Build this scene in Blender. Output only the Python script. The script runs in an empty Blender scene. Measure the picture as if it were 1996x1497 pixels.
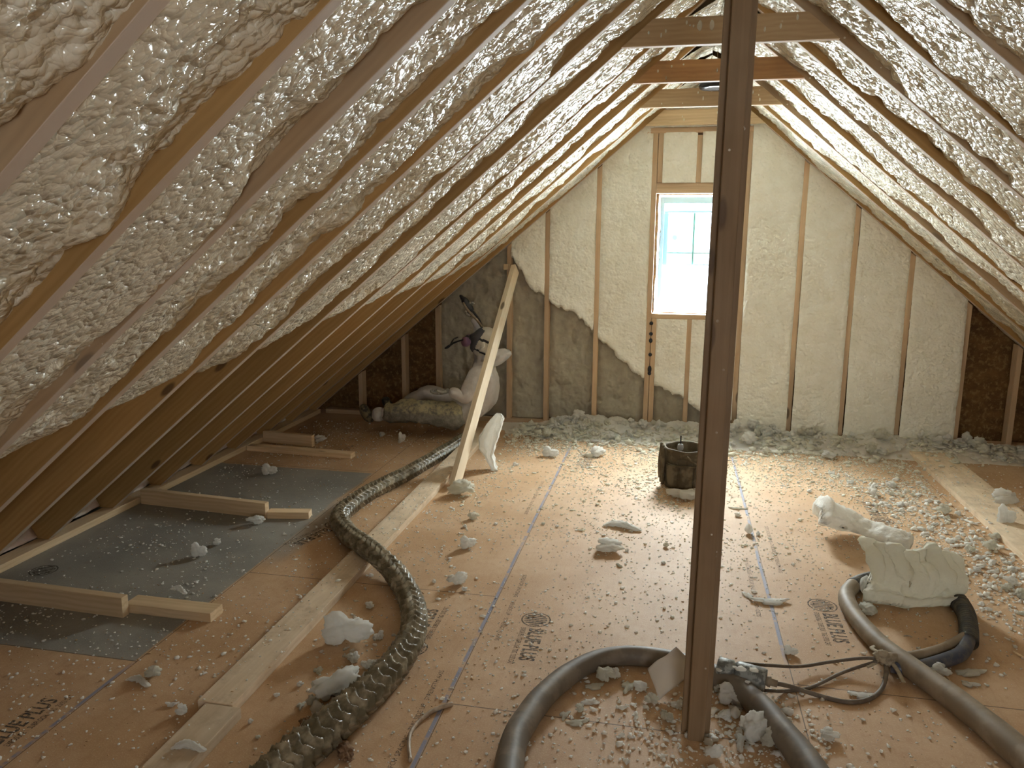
import bpy, bmesh, math, random
import numpy as np
from mathutils import Vector, Matrix, Quaternion
from math import radians, sin, cos, pi

# ------------------------------------------------------------------ camera, world, light, exposure
S = bpy.context.scene
COL = S.collection
IW, IH = 1996, 1497
FPX, PITCH, YAW, ROLL, CAMZ = 1520.489, 0.188522, 0.200286, 0.005541, 1.57737
_fw = Vector((-sin(YAW)*cos(PITCH), cos(YAW)*cos(PITCH), -sin(PITCH)))
_r0 = Vector((cos(YAW), sin(YAW), 0)); _u0 = _r0.cross(_fw)
_rt = _r0*cos(ROLL) + _u0*sin(ROLL); _up = -_r0*sin(ROLL) + _u0*cos(ROLL)
cd = bpy.data.cameras.new('camera'); cam = bpy.data.objects.new('camera', cd); COL.objects.link(cam)
cam.matrix_world = Matrix(((_rt.x,_up.x,-_fw.x,0),(_rt.y,_up.y,-_fw.y,0),(_rt.z,_up.z,-_fw.z,CAMZ),(0,0,0,1)))
cd.sensor_fit = 'HORIZONTAL'; cd.sensor_width = 36; cd.lens = FPX/IW*36; cd.clip_start = 0.05
S.camera = cam
w = bpy.data.worlds.new('world'); S.world = w; w.use_nodes = True
w.node_tree.nodes['Background'].inputs[0].default_value = (0.75, 0.87, 1.0, 1)
w.node_tree.nodes['Background'].inputs[1].default_value = 3.0

def area(name, loc, rot, sx, sy, power, col):
    l = bpy.data.lights.new(name, 'AREA'); l.shape = 'RECTANGLE'; l.size = sx; l.size_y = sy
    l.energy = power; l.color = col
    o = bpy.data.objects.new(name, l); COL.objects.link(o); o.location = loc; o.rotation_euler = rot
    return o
WX0, WX1, WZ0, WZ1 = -0.13, 0.50, 0.965, 1.90        # the far window's opening
area('daylight_far_window', (0.185, 6.90, 1.40), (radians(-88), 0, 0), 1.4, 1.6, 205, (0.93, 0.965, 1.0))
area('sky_above_far_window', (0.30, 7.75, 2.75), (radians(-58), 0, 0), 2.6, 1.5, 450, (0.95, 0.98, 1.0))
area('added_fill_behind_camera', (0.6, -2.12, 1.35), (radians(90), 0, 0), 0.9, 1.2, 11, (1.0, 0.92, 0.80))  # added fill light behind the camera, no window known there
S.view_settings.view_transform = 'Standard'; S.view_settings.look = 'None'
S.view_settings.gamma = 1; S.view_settings.use_curve_mapping = False
S.view_settings.exposure = 1.32
S.cycles.max_bounces = 7; S.cycles.diffuse_bounces = 5; S.cycles.glossy_bounces = 2
S.cycles.transmission_bounces = 6; S.cycles.transparent_max_bounces = 6
S.cycles.sample_clamp_indirect = 6.0
S.cycles.adaptive_threshold = 0.08
S.cycles.caustics_reflective = False; S.cycles.caustics_refractive = False

# ------------------------------------------------------------------ points from the photograph
def ray(px, py): return _fw + _rt*((px-IW/2)/FPX) - _up*((py-IH/2)/FPX)
O = Vector((0, 0, CAMZ))
def F(px, py, z=0.0):
    d = ray(px, py); return O + d*((z-CAMZ)/d.z)
def Wp(px, py, Y):
    d = ray(px, py); return O + d*(Y/d.y)

# ------------------------------------------------------------------ noise (numpy)
def _h(ix, iy, iz, k):
    n = (ix.astype(np.int64)*374761393 + iy.astype(np.int64)*668265263 + iz.astype(np.int64)*2147483647 + k*1274126177) & 0xffffffff
    n = ((n ^ (n >> 13)) * 1274126177) & 0xffffffff
    n = ((n ^ (n >> 16)) * 2246822519) & 0xffffffff
    return ((n ^ (n >> 15)) & 0xffffff) / float(0xffffff)
def vnoise(x, y, z=None, k=0):
    if z is None: z = np.zeros_like(x)
    X, Y, Z = np.floor(x), np.floor(y), np.floor(z)
    fx, fy, fz = x-X, y-Y, z-Z
    fx, fy, fz = [t*t*(3-2*t) for t in (fx, fy, fz)]
    r = 0
    for a in (0, 1):
        for b in (0, 1):
            for c in (0, 1):
                r = r + _h(X+a, Y+b, Z+c, k)*(fx if a else 1-fx)*(fy if b else 1-fy)*(fz if c else 1-fz)
    return r*2-1
def fbm(x, y, z=None, k=0, o=4):
    r = 0; a = 1; f = 1
    for i in range(o):
        r = r + a*vnoise(x*f, y*f, None if z is None else z*f, k+i); a *= .5; f *= 2.03
    return r
def worley2(x, y, k=0):
    """F1 and F2 distances"""
    X, Y = np.floor(x), np.floor(y); z = np.zeros_like(X)
    d1 = np.full(x.shape, 9.); d2 = np.full(x.shape, 9.)
    for a in (-1, 0, 1):
        for b in (-1, 0, 1):
            cx = X+a+_h(X+a, Y+b, z, k); cy = Y+b+_h(X+a, Y+b, z, k+7)
            d = np.sqrt((x-cx)**2+(y-cy)**2)
            d2 = np.minimum(d2, np.maximum(d, d1)); d1 = np.minimum(d, d1)
    return d1, d2
def lobes(x, y, k=0):
    """rounded cauliflower bumps, 0..1"""
    d1, d2 = worley2(x, y, k)
    return np.sqrt(np.clip(1-np.clip(d1, 0, 1)**2*1.15, 0, 1))

# ------------------------------------------------------------------ mesh helpers
def tag(o, label=None, cat=None, group=None, kind=None):
    if label: o['label'] = label
    if cat: o['category'] = cat
    if group: o['group'] = group
    if kind: o['kind'] = kind
    return o
def link(name, me, mat=None, parent=None, smooth=False):
    o = bpy.data.objects.new(name, me); COL.objects.link(o)
    if mat is not None:
        for m in (mat if isinstance(mat, (list, tuple)) else [mat]): me.materials.append(m)
    if parent is not None: o.parent = parent
    if smooth: me.polygons.foreach_set('use_smooth', [True]*len(me.polygons))
    return o
def pydata(name, v, f, mat=None, parent=None, smooth=False):
    me = bpy.data.meshes.new(name); me.from_pydata([tuple(p) for p in v], [], f); me.update()
    return link(name, me, mat, parent, smooth)
def empty(name, loc=(0, 0, 0), rz=0):
    o = bpy.data.objects.new(name, None); COL.objects.link(o); o.location = loc; o.rotation_euler = (0, 0, rz)
    o.empty_display_size = .1; return o
def grid_faces(nu, nv, off=0, flip=False):
    i = np.arange(nu-1)[:, None]*nv + np.arange(nv-1)[None, :] + off
    q = np.stack([i, i+nv, i+nv+1, i+1], -1).reshape(-1, 4)
    return q[:, ::-1] if flip else q
def npmesh(name, V, Fq, mat=None, parent=None, smooth=True):
    me = bpy.data.meshes.new(name)
    me.vertices.add(len(V)); me.vertices.foreach_set('co', np.asarray(V, np.float32).ravel())
    n = Fq.shape[1]
    me.loops.add(Fq.size); me.loops.foreach_set('vertex_index', Fq.ravel().astype(np.int32))
    me.polygons.add(len(Fq)); me.polygons.foreach_set('loop_start', (np.arange(len(Fq))*n).astype(np.int32))
    me.polygons.foreach_set('loop_total', np.full(len(Fq), n, np.int32))
    me.update(calc_edges=True); me.validate()
    return link(name, me, mat, parent, smooth)
def poly_box(bm, x0, x1, y0, y1, z0, z1):
    v = [bm.verts.new(p) for p in ((x0,y0,z0),(x1,y0,z0),(x1,y1,z0),(x0,y1,z0),(x0,y0,z1),(x1,y0,z1),(x1,y1,z1),(x0,y1,z1))]
    for f in ((0,3,2,1),(4,5,6,7),(0,1,5,4),(1,2,6,5),(2,3,7,6),(3,0,4,7)): bm.faces.new([v[i] for i in f])
def board(name, p0, p1, t, wd, up, mat, parent=None, bev=.0025, cut0=None, cut1=None):
    """lumber from p0 to p1 (centre line); t = size across, wd = size along 'up'. cut = plane (point, normal) trimming that end"""
    p0, p1 = Vector(p0), Vector(p1); ax = (p1-p0); L = ax.length; ax.normalize()
    up = Vector(up); up = (up-ax*up.dot(ax)).normalized(); side = up.cross(ax)
    R = Matrix((ax, side, up)).transposed()
    bm = bmesh.new(); poly_box(bm, -L/2, L/2, -t/2, t/2, -wd/2, wd/2)
    Mx = Matrix.Translation((p0+p1)/2) @ R.to_4x4(); inv = Mx.inverted()
    for c in (cut0, cut1):
        if c:
            r = bmesh.ops.bisect_plane(bm, geom=bm.verts[:]+bm.edges[:]+bm.faces[:], plane_co=inv @ Vector(c[0]), plane_no=R.transposed() @ Vector(c[1]), clear_outer=True)
            bmesh.ops.holes_fill(bm, edges=[e for e in bm.edges if e.is_boundary])
    bmesh.ops.bevel(bm, geom=bm.edges[:], offset=bev, segments=2, profile=.6, affect='EDGES', clamp_overlap=True)
    bmesh.ops.recalc_face_normals(bm, faces=bm.faces[:])
    me = bpy.data.meshes.new(name); bm.to_mesh(me); bm.free()
    o = link(name, me, mat, parent); o.matrix_world = Mx
    return o
def catmull(P, step):
    P = [np.array(p, float) for p in P]; P = [2*P[0]-P[1]]+P+[2*P[-1]-P[-2]]; out = []
    for i in range(1, len(P)-2):
        a, b, c, d = P[i-1:i+3]; n = max(2, int(np.linalg.norm(c[:3]-b[:3])/step))
        for j in range(n):
            t = j/n
            out.append(.5*((2*b)+(-a+c)*t+(2*a-5*b+4*c-d)*t*t+(-a+3*b-3*c+d)*t**3))
    out.append(P[-2]); return np.array(out)
def tube(name, P, mat, parent=None, step=.01, nt=20, rad=None, disp=None, cap=True, flat=1.0):
    """tube along points (x,y,z,r); disp(s,theta,r) adds to the radius"""
    C = catmull(P, step); X = C[:, :3]; R = C[:, 3] if rad is None else np.full(len(C), rad)
    T = np.gradient(X, axis=0); T /= np.linalg.norm(T, axis=1)[:, None]+1e-12
    s = np.concatenate([[0], np.cumsum(np.linalg.norm(np.diff(X, axis=0), axis=1))])
    U = np.zeros_like(X); u = np.array([0, 0, 1.]) if abs(T[0, 2]) < .9 else np.array([1., 0, 0])
    for i in range(len(X)):
        u = u-T[i]*(u@T[i]); u /= np.linalg.norm(u); U[i] = u
    B = np.cross(T, U); th = np.arange(nt)*2*pi/nt
    SS, TT = np.meshgrid(s, th, indexing='ij'); RR = np.repeat(R[:, None], nt, 1)
    if disp is not None: RR = RR+disp(SS, TT, RR)
    V = X[:, None]+RR[..., None]*(np.cos(TT)[..., None]*U[:, None]*flat+np.sin(TT)[..., None]*B[:, None])
    n = len(X); i = np.arange(n-1)[:, None]*nt; j = np.arange(nt)[None]; jn = (j+1) % nt
    Fq = np.stack([i+j, i+jn, i+nt+jn, i+nt+j], -1).reshape(-1, 4)
    V = V.reshape(-1, 3)
    if cap:
        V = np.vstack([V, X[0], X[-1]]); a, b = len(V)-2, len(V)-1
        j = np.arange(0, nt, 2)
        c0 = np.stack([np.full_like(j, a), (j+2) % nt, (j+1) % nt, j], -1)
        o2 = (n-1)*nt
        c1 = np.stack([np.full_like(j, b), o2+j, o2+(j+1) % nt, o2+(j+2) % nt], -1)
        Fq = np.vstack([Fq, c0, c1])
    return npmesh(name, V, Fq, mat, parent)

# ------------------------------------------------------------------ material helpers
class NT:
    def __init__(s, name, rough=.6, spec=.5):
        s.m = bpy.data.materials.new(name); s.m.use_nodes = True; s.t = s.m.node_tree; s.n = s.t.nodes
        s.b = s.n['Principled BSDF']; s.b.inputs['Roughness'].default_value = rough
        s.b.inputs['Specular IOR Level'].default_value = spec; s._c = None
    def put(s, sock, v):
        if isinstance(v, bpy.types.NodeSocket): s.t.links.new(v, sock)
        elif isinstance(v, (tuple, list)) and len(v) == 3 and sock.type == 'RGBA': sock.default_value = (*v, 1)
        else: sock.default_value = v
    def node(s, typ, out=0, props=None, **ins):
        n = s.n.new(typ)
        for k, v in (props or {}).items(): setattr(n, k, v)
        for k, v in ins.items():
            k = k.replace('_', ' '); s.put(n.inputs[k], v)
        return n.outputs[out]
    def m_(s, op, a, b=0.0, c=0.0):
        n = s.n.new('ShaderNodeMath'); n.operation = op
        s.put(n.inputs[0], a); s.put(n.inputs[1], b); s.put(n.inputs[2], c); return n.outputs[0]
    def co(s):
        if s._c is None: s._c = s.n.new('ShaderNodeTexCoord').outputs['Object']
        return s._c
    def xyz(s):
        n = s.n.new('ShaderNodeSeparateXYZ'); s.put(n.inputs[0], s.co()); return n.outputs
    def mapped(s, scale, loc=(0, 0, 0), vec=None):
        n = s.n.new('ShaderNodeMapping'); s.put(n.inputs['Vector'], vec or s.co()); n.inputs['Scale'].default_value = scale
        n.inputs['Location'].default_value = loc; return n.outputs[0]
    def noise(s, scale, detail=3, rough=.5, vec=None, dist=0):
        n = s.n.new('ShaderNodeTexNoise'); s.put(n.inputs['Vector'], vec or s.co())
        n.inputs['Scale'].default_value = scale; n.inputs['Detail'].default_value = detail
        n.inputs['Roughness'].default_value = rough; n.inputs['Distortion'].default_value = dist; return n.outputs['Fac']
    def voro(s, scale, vec=None, feature='F1', rnd=1):
        n = s.n.new('ShaderNodeTexVoronoi'); n.feature = feature; s.put(n.inputs['Vector'], vec or s.co())
        n.inputs['Scale'].default_value = scale; n.inputs['Randomness'].default_value = rnd; return n.outputs['Distance']
    def ramp(s, f, a, b, lo=0., hi=1.):
        n = s.n.new('ShaderNodeMapRange'); n.interpolation_type = 'SMOOTHSTEP'; s.put(n.inputs[0], f)
        for i, v in enumerate((a, b, lo, hi)): n.inputs[i+1].default_value = v
        return n.outputs[0]
    def mix(s, f, a, b):
        n = s.n.new('ShaderNodeMix'); n.data_type = 'RGBA'; s.put(n.inputs['Factor'], f)
        s.put(n.inputs[6], a); s.put(n.inputs[7], b); return n.outputs[2]
    def col(s, v): s.put(s.b.inputs['Base Color'], v)
    def bump(s, h, strength=.5, dist=.002):
        n = s.n.new('ShaderNodeBump'); s.put(n.inputs['Height'], h); n.inputs['Strength'].default_value = strength
        n.inputs['Distance'].default_value = dist; s.t.links.new(n.outputs[0], s.b.inputs['Normal'])

def wood(name, c1, c2, over=0.0, knots=True, dirt=0.0, edge=False):
    """lumber with grain along local X; over = amount of pale overspray haze"""
    t = NT(name, .62, .3)
    rnd = t.n.new('ShaderNodeObjectInfo').outputs['Random']
    off = t.n.new('ShaderNodeVectorMath'); off.operation = 'ADD'; t.put(off.inputs[0], t.co())
    cmb = t.n.new('ShaderNodeCombineXYZ'); t.put(cmb.inputs[0], t.m_('MULTIPLY', rnd, 37.)); t.put(cmb.inputs[2], t.m_('MULTIPLY', rnd, 3.)); t.put(off.inputs[1], cmb.outputs[0])
    v = off.outputs[0]
    warp = t.noise(1.3, 2, .5, t.mapped((1, 5, 5), vec=v))
    g = t.noise(1, 4, .6, t.mapped((1.6, 46, 46), vec=v), dist=.6)
    w_ = t.n.new('ShaderNodeTexWave'); w_.wave_type = 'RINGS'; w_.rings_direction = 'X'
    t.put(w_.inputs['Vector'], t.mapped((.35, 1, 1), (0, .05, .12), vec=v)); w_.inputs['Scale'].default_value = 14
    w_.inputs['Distortion'].default_value = 5; w_.inputs['Detail'].default_value = 2; w_.inputs['Detail Scale'].default_value = 1.2
    f = t.m_('ADD', t.m_('MULTIPLY', t.ramp(g, .3, .75), .6), t.m_('MULTIPLY', w_.outputs['Fac'], .4))
    c = t.mix(f, c1, c2)
    c = t.mix(t.m_('MULTIPLY', t.ramp(warp, .45, .8), .35), c, tuple(x*.62 for x in c1))
    hs = t.n.new('ShaderNodeHueSaturation'); t.put(hs.inputs['Color'], c); t.put(hs.inputs['Value'], t.m_('ADD', t.m_('MULTIPLY', rnd, .35), .83))
    c = hs.outputs[0]
    if knots:
        k = t.voro(1.0, t.mapped((2.2, 7, 7), vec=v)); km = t.ramp(k, .07, .13, 1, 0)
        c = t.mix(t.m_('MULTIPLY', km, .8), c, (.07, .035, .018))
    if over:
        n = t.noise(2.5, 3, .6)
        c = t.mix(t.m_('MULTIPLY', t.ramp(n, .2, .8), over), c, (.50, .41, .30))
        sp = t.voro(26); c = t.mix(t.m_('MULTIPLY', t.ramp(sp, .10, .13, .75, 0), t.ramp(t.noise(3.3, 2), .55, .6)), c, (.8, .76, .66))
    if dirt:
        c = t.mix(t.m_('MULTIPLY', t.ramp(t.noise(9, 5, .7), .45, .7), dirt), c, (.25, .16, .09))
    if edge:       # pale overspray crust on the edge that faces the room
        z = t.xyz()[2]; n = t.noise(6, 4, .6)
        c = t.mix(t.m_('MULTIPLY', t.ramp(z, -.1165, -.1145, 1, 0), t.ramp(n, .1, .6, .45, .85)), c, (.60, .51, .43))
    t.col(c); t.bump(g, .25, .0015)
    return t.m
M = {}
M['pine'] = wood('pine', (.60, .43, .25), (.76, .58, .37))
M['stud'] = wood('stud_pine', (.56, .38, .23), (.66, .48, .31), .12)
M['rafter'] = wood('rafter_pine', (.40, .235, .085), (.50, .31, .125), .0, edge=True)
M['rafter_haze'] = wood('rafter_oversprayed_pine', (.34, .22, .115), (.42, .28, .15), .45, edge=True)
M['tie'] = wood('tie_pine', (.42, .28, .15), (.54, .385, .225), .06)
M['tie_red'] = wood('stained_tie_pine', (.38, .19, .08), (.50, .28, .12), dirt=.3)
M['post'] = wood('post_pine', (.20, .12, .055), (.30, .19, .10), .2)
M['dusty'] = wood('dusty_pine', (.64, .49, .33), (.78, .64, .47), .15, dirt=.35)
M['bright'] = wood('pale_pine', (.74, .60, .42), (.86, .73, .55))

def foam_mat(name, c1, c2, rough, bscale, bstr, spec=.5, trans=0.):
    t = NT(name, rough, spec)
    if trans:      # light shines through small scraps of foam
        a_ = t.n.new('ShaderNodeBsdfTranslucent'); a_.inputs[0].default_value = (*c2, 1); m_ = t.n.new('ShaderNodeMixShader'); m_.inputs[0].default_value = trans
        t.t.links.new(t.b.outputs[0], m_.inputs[1]); t.t.links.new(a_.outputs[0], m_.inputs[2]); t.t.links.new(m_.outputs[0], t.n['Material Output'].inputs[0])
    n = t.noise(9, 4, .6); t.col(t.mix(t.ramp(n, .3, .7), c1, c2))
    h = t.m_('ADD', t.m_('MULTIPLY', t.voro(bscale, feature='SMOOTH_F1'), -1.), t.m_('MULTIPLY', t.noise(bscale*1.7, 3, .6), .7))
    t.bump(h, bstr, .006); t.put(t.b.inputs['Roughness'], t.ramp(t.noise(14, 2), .3, .7, rough*.8, rough*1.25))
    return t.m
t = NT('roof_foam', .17, .9); t.col(t.mix(t.ramp(t.noise(9, 4, .6), .3, .7), (.73, .675, .535), (.81, .755, .62)))
_w = t.n.new('ShaderNodeVectorMath'); _w.operation = 'ADD'; t.put(_w.inputs[0], t.co()); _c = t.n.new('ShaderNodeTexNoise'); t.put(_c.inputs['Vector'], t.co()); _c.inputs['Scale'].default_value = 22; _c.inputs['Detail'].default_value = 1
_s = t.n.new('ShaderNodeVectorMath'); _s.operation = 'SCALE'; t.put(_s.inputs[0], _c.outputs['Color']); _s.inputs['Scale'].default_value = .03; t.put(_w.inputs[1], _s.outputs[0])
_ht = t.m_('ADD', t.m_('MULTIPLY', t.m_('POWER', t.voro(34, _w.outputs[0]), 2.), -1.), t.m_('MULTIPLY', t.m_('POWER', t.voro(80, _w.outputs[0]), 2.), -.28))
_ht = t.m_('MULTIPLY', _ht, t.ramp(t.noise(6, 2), .3, .6, .5, 1.))
t.bump(_ht, 1.0, .018); t.put(t.b.inputs['Roughness'], t.ramp(t.noise(7, 2), .35, .7, .13, .34)); M['foam_roof'] = t.m
M['foam_wall'] = foam_mat('wall_foam', (.87, .84, .73), (.93, .91, .82), .6, 55, 1.0, .3)
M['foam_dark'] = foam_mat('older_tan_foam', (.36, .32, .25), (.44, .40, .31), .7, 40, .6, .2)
M['chunk'] = foam_mat('foam_scrap', (.92, .90, .84), (.96, .95, .91), .65, 90, .5, .3, .48)
M['chunk_y'] = foam_mat('yellowish_foam_scrap', (.88, .85, .74), (.93, .91, .81), .65, 90, .6, .3, .45)

def osb(name, c1, c2, c3):
    t = NT(name, .7, .3)
    a = t.noise(1, 4, .7, t.mapped((7, 30, 12))); b = t.noise(1, 4, .7, t.mapped((30, 8, 26)))
    c = t.mix(t.ramp(a, .35, .65), c1, c2); c = t.mix(t.ramp(b, .5, .62), c, c3); t.col(c); t.bump(a, .4, .003)
    return t.m
M['osb'] = osb('strand_board', (.13, .065, .022), (.22, .115, .04), (.28, .17, .07))

def plain(name, c, rough=.6, spec=.4, metal=0, nz=0, nc=(0, 0, 0), scale=20, bump=0, lo=.45, hi=.6):
    t = NT(name, rough, spec); t.b.inputs['Metallic'].default_value = metal
    n = t.noise(scale, 4, .6)
    t.col(t.mix(t.m_('MULTIPLY', t.ramp(n, lo, hi), nz), c, nc) if nz else c)
    if bump: t.bump(n, bump, .003)
    return t.m

# ------------------------------------------------------------------ room constants
PXR, ZR, SL = 0.19, 2.77, 0.84                       # ridge, underside of the rafters; slope
TH = math.atan(SL); CT, ST = cos(TH), sin(TH)
RD = 0.235                                            # rafter depth
YW = 6.37                                             # face of the far wall's studs
YB = YW + 0.14
RY = [-.05, .35, .755, 1.157, 1.56, 1.97, 2.36, 2.785, 3.215, 3.69, 4.12, 4.555, 4.985, 5.41, 5.86, 6.30]   # near faces of the rafters
RT = .038
XL, XRt = -3.04, 3.42
def zu(x): return ZR - SL*abs(x-PXR)                  # underside of the rafters
YN = -2.0

# floor ---------------------------------------------------------------
def floor_mat():
    t = NT('subfloor', .62, .35); X, Y, Z = t.xyz()
    n1 = t.noise(2.2, 4, .6); n2 = t.noise(28, 5, .7); n3 = t.noise(170, 2, .7)
    c = t.mix(t.ramp(n1, .3, .7), (.455, .28, .145), (.57, .385, .235))
    c = t.mix(t.m_('MULTIPLY', t.ramp(n2, .45, .75), .4), c, (.38, .21, .105))
    c = t.mix(t.m_('MULTIPLY', t.ramp(n3, .5, .72), .5), c, (.64, .47, .31))
    st = t.noise(1, 3, .6, t.mapped((60, 7, 1))); c = t.mix(t.m_('MULTIPLY', t.ramp(st, .5, .8), .25), c, (.33, .19, .09))
    # grey weathered sheets by the left eave
    def band(s, a, b, e): return t.m_('MULTIPLY', t.ramp(s, a-e, a+e), t.ramp(s, b-e, b+e, 1, 0))
    wob = t.m_('MULTIPLY', t.m_('SUBTRACT', t.noise(3, 3), .5), .10)
    g1 = t.m_('MULTIPLY', band(X, -3.4, -1.915, .006), band(Y, 2.345, 3.88, .006))
    Xw = t.m_('ADD', X, wob)
    g2 = t.m_('MULTIPLY', band(Xw, -3.4, -1.92, .02), band(t.m_('ADD', Y, t.m_('MULTIPLY', wob, .2)), 3.88, 4.75, .01))
    g3 = t.m_('MULTIPLY', band(Xw, -1.95, -1.80, .05), band(Y, 3.3, 4.2, .15))
    g = t.m_('MAXIMUM', t.m_('MAXIMUM', g1, g2), t.m_('MULTIPLY', g3, .7))
    gc = t.mix(t.ramp(n1, .3, .7), (.18, .195, .19), (.28, .285, .26)); gc = t.mix(t.m_('MULTIPLY', t.ramp(n3, .5, .7), .5), gc, (.36, .35, .31))
    gc = t.mix(t.m_('MULTIPLY', t.ramp(n2, .55, .75), .4), gc, (.22, .13, .08))
    c = t.mix(t.m_('MULTIPLY', g, .88), c, gc)
    # sheet joints and blue chalk lines
    def line(s, a, wd): return t.ramp(t.m_('ABSOLUTE', t.m_('SUBTRACT', s, a)), wd*.6, wd, 1, 0)
    j = None
    rows = [(-3.4, -1.905, (2.345, 4.78)), (-1.905, -.695, (3.15, 5.6)), (-.695, .49, (2.33, 4.78, )), (.49, 1.70, (2.7, 5.14)), (1.70, 3.4, (2.0, 4.4))]
    for a, b, ys in rows:
        for y in ys:
            l = t.m_('MULTIPLY', line(Y, y, .003), band(X, a, b, .002)); j = l if j is None else t.m_('MAXIMUM', j, l)
    for x in (-1.905, -.695, .49, 1.70): j = t.m_('MAXIMUM', j, line(X, x, .0022))
    c = t.mix(t.m_('MULTIPLY', j, .8), c, (.07, .045, .03))
    Xc = t.m_('ADD', X, t.m_('MULTIPLY', t.m_('SUBTRACT', t.noise(1.5, 1), .5), .012))
    brk = t.ramp(t.noise(9, 4, .7, t.mapped((.2, 1, 1))), .36, .5)
    bl = None
    for x, y0, y1 in ((-.705, 1.2, 5.75), (.482, 2.9, 5.75), (-1.915, 1.0, 2.3)):
        l = t.m_('MULTIPLY', line(Xc, x, .0085), band(Y, y0, y1, .1)); bl = l if bl is None else t.m_('MAXIMUM', bl, l)
    c = t.mix(t.m_('MULTIPLY', t.m_('MULTIPLY', bl, brk), .8), c, (.17, .215, .33))
    t.col(c); t.bump(t.m_('ADD', n3, t.m_('MULTIPLY', n2, .7)), .35, .0022)
    return t.m
def slab(name, x0, x1, y0, y1, z0, z1, mat):
    bm = bmesh.new(); poly_box(bm, x0, x1, y0, y1, z0, z1); me = bpy.data.meshes.new(name); bm.to_mesh(me); bm.free()
    return link(name, me, mat)
floor = tag(slab('floor', -3.7, 3.9, YN, YB, -.02, 0, floor_mat()), kind='structure')

# roof deck (ceiling), gable walls, knee wall ---------------------------
def prism(name, poly, y0, y1, mat):
    n = len(poly); v = [(x, y0, z) for x, z in poly]+[(x, y1, z) for x, z in poly]
    f = [list(range(n))[::-1], list(range(n, 2*n))]+[[i, (i+1) % n, n+(i+1) % n, n+i] for i in range(n)]
    return pydata(name, v, f, mat)
dz = RD/CT
xe = (ZR+dz)/SL
deckp = [(PXR-xe-.02, -.02), (PXR, ZR+dz), (PXR+xe+.02, -.02), (PXR+xe+.09, .0), (PXR, ZR+dz+.05), (PXR-xe-.09, 0)]
tag(prism('ceiling', deckp, YN-.05, YB+.05, M['osb']), kind='structure')
def gable(name, y0, y1, hx0, hx1, hz0, hz1):
    zt = lambda x: ZR+dz+.01-SL*abs(x-PXR)
    P = [(PXR-xe, -.01), (hx0, -.01), (hx1, -.01), (PXR+xe, -.01), (hx0, hz0), (hx1, hz0), (hx0, hz1), (hx1, hz1), (hx0, zt(hx0)), (PXR, zt(PXR)) if hx0 < PXR < hx1 else ((hx0+hx1)/2, zt((hx0+hx1)/2)), (hx1, zt(hx1))]
    Fc = [(0, 1, 4, 6, 8), (1, 2, 5, 4), (2, 3, 10, 7, 5), (6, 7, 10, 9, 8)]
    n = len(P); v = [(x, y0, z) for x, z in P]+[(x, y1, z) for x, z in P]
    f = [list(a)[::-1] for a in Fc]+[[i+n for i in a] for a in Fc]
    for a, b in ((4, 6), (6, 7), (7, 5), (5, 4)): f.append([a, b, b+n, a+n])
    return pydata(name, v, f, M['osb'])
tag(gable('wall_far', YB, YB+.012, WX0, WX1, WZ0, WZ1), kind='structure')
nearw = [(PXR-xe, -.01), (.1, -.01), (1.1, -.01), (PXR+xe, -.01)]
tag(gable('wall_near', YN-.05, YN-.03, .2, 1.0, .8, 1.9), kind='structure')  # unseen wall; its opening is added to let the fill light in

# ------------------------------------------------------------------ rafters
ORD = ['first', 'second', 'third', 'fourth', 'fifth', 'sixth', 'seventh', 'eighth', 'ninth', 'tenth', 'eleventh', 'twelfth', 'thirteenth', 'fourteenth', 'fifteenth', 'sixteenth', 'seventeenth', 'eighteenth']
random.seed(4)
nR = len(RY)
for side in (-1, 1):
    sn = 'left' if side < 0 else 'right'
    for i, y in enumerate(RY):
        k = nR-1-i
        yc = y+RT/2
        n = Vector((side*ST, 0, CT))                   # outward
        ridge = Vector((PXR, yc, ZR)); foot_x = PXR+side*(ZR-.0)/SL
        foot = Vector((foot_x, yc, 0))
        c = n*(RD/2)
        ax = (ridge-foot).normalized()
        cuts = [((PXR+side*.019, 0, 0), (-side, 0, 0)), ((0, 0, .039 if side < 0 else .002), (0, 0, -1))]
        haze = (side > 0 and i in (7, 9, 11, 13)) or (side < 0 and i in (3, 5))
        o = board('rafter', foot+c-ax*.5, ridge+c+ax*.1, RT, RD, n, M['rafter_haze' if haze else 'rafter'], cut0=cuts[0], cut1=cuts[1], bev=.002)
        tag(o, f'{ORD[k]} sloping wooden rafter of the {sn} roof slope, counted from the window wall', 'rafter', 'roof rafters')
rb = board('ridge_board', (PXR, YN+.0, ZR+.16), (PXR, YB-.01, ZR+.16), .036, .24, (0, 0, 1), M['rafter'])
tag(rb, 'ridge board along the roof peak where both rows of rafters meet', 'ridge board')

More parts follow.
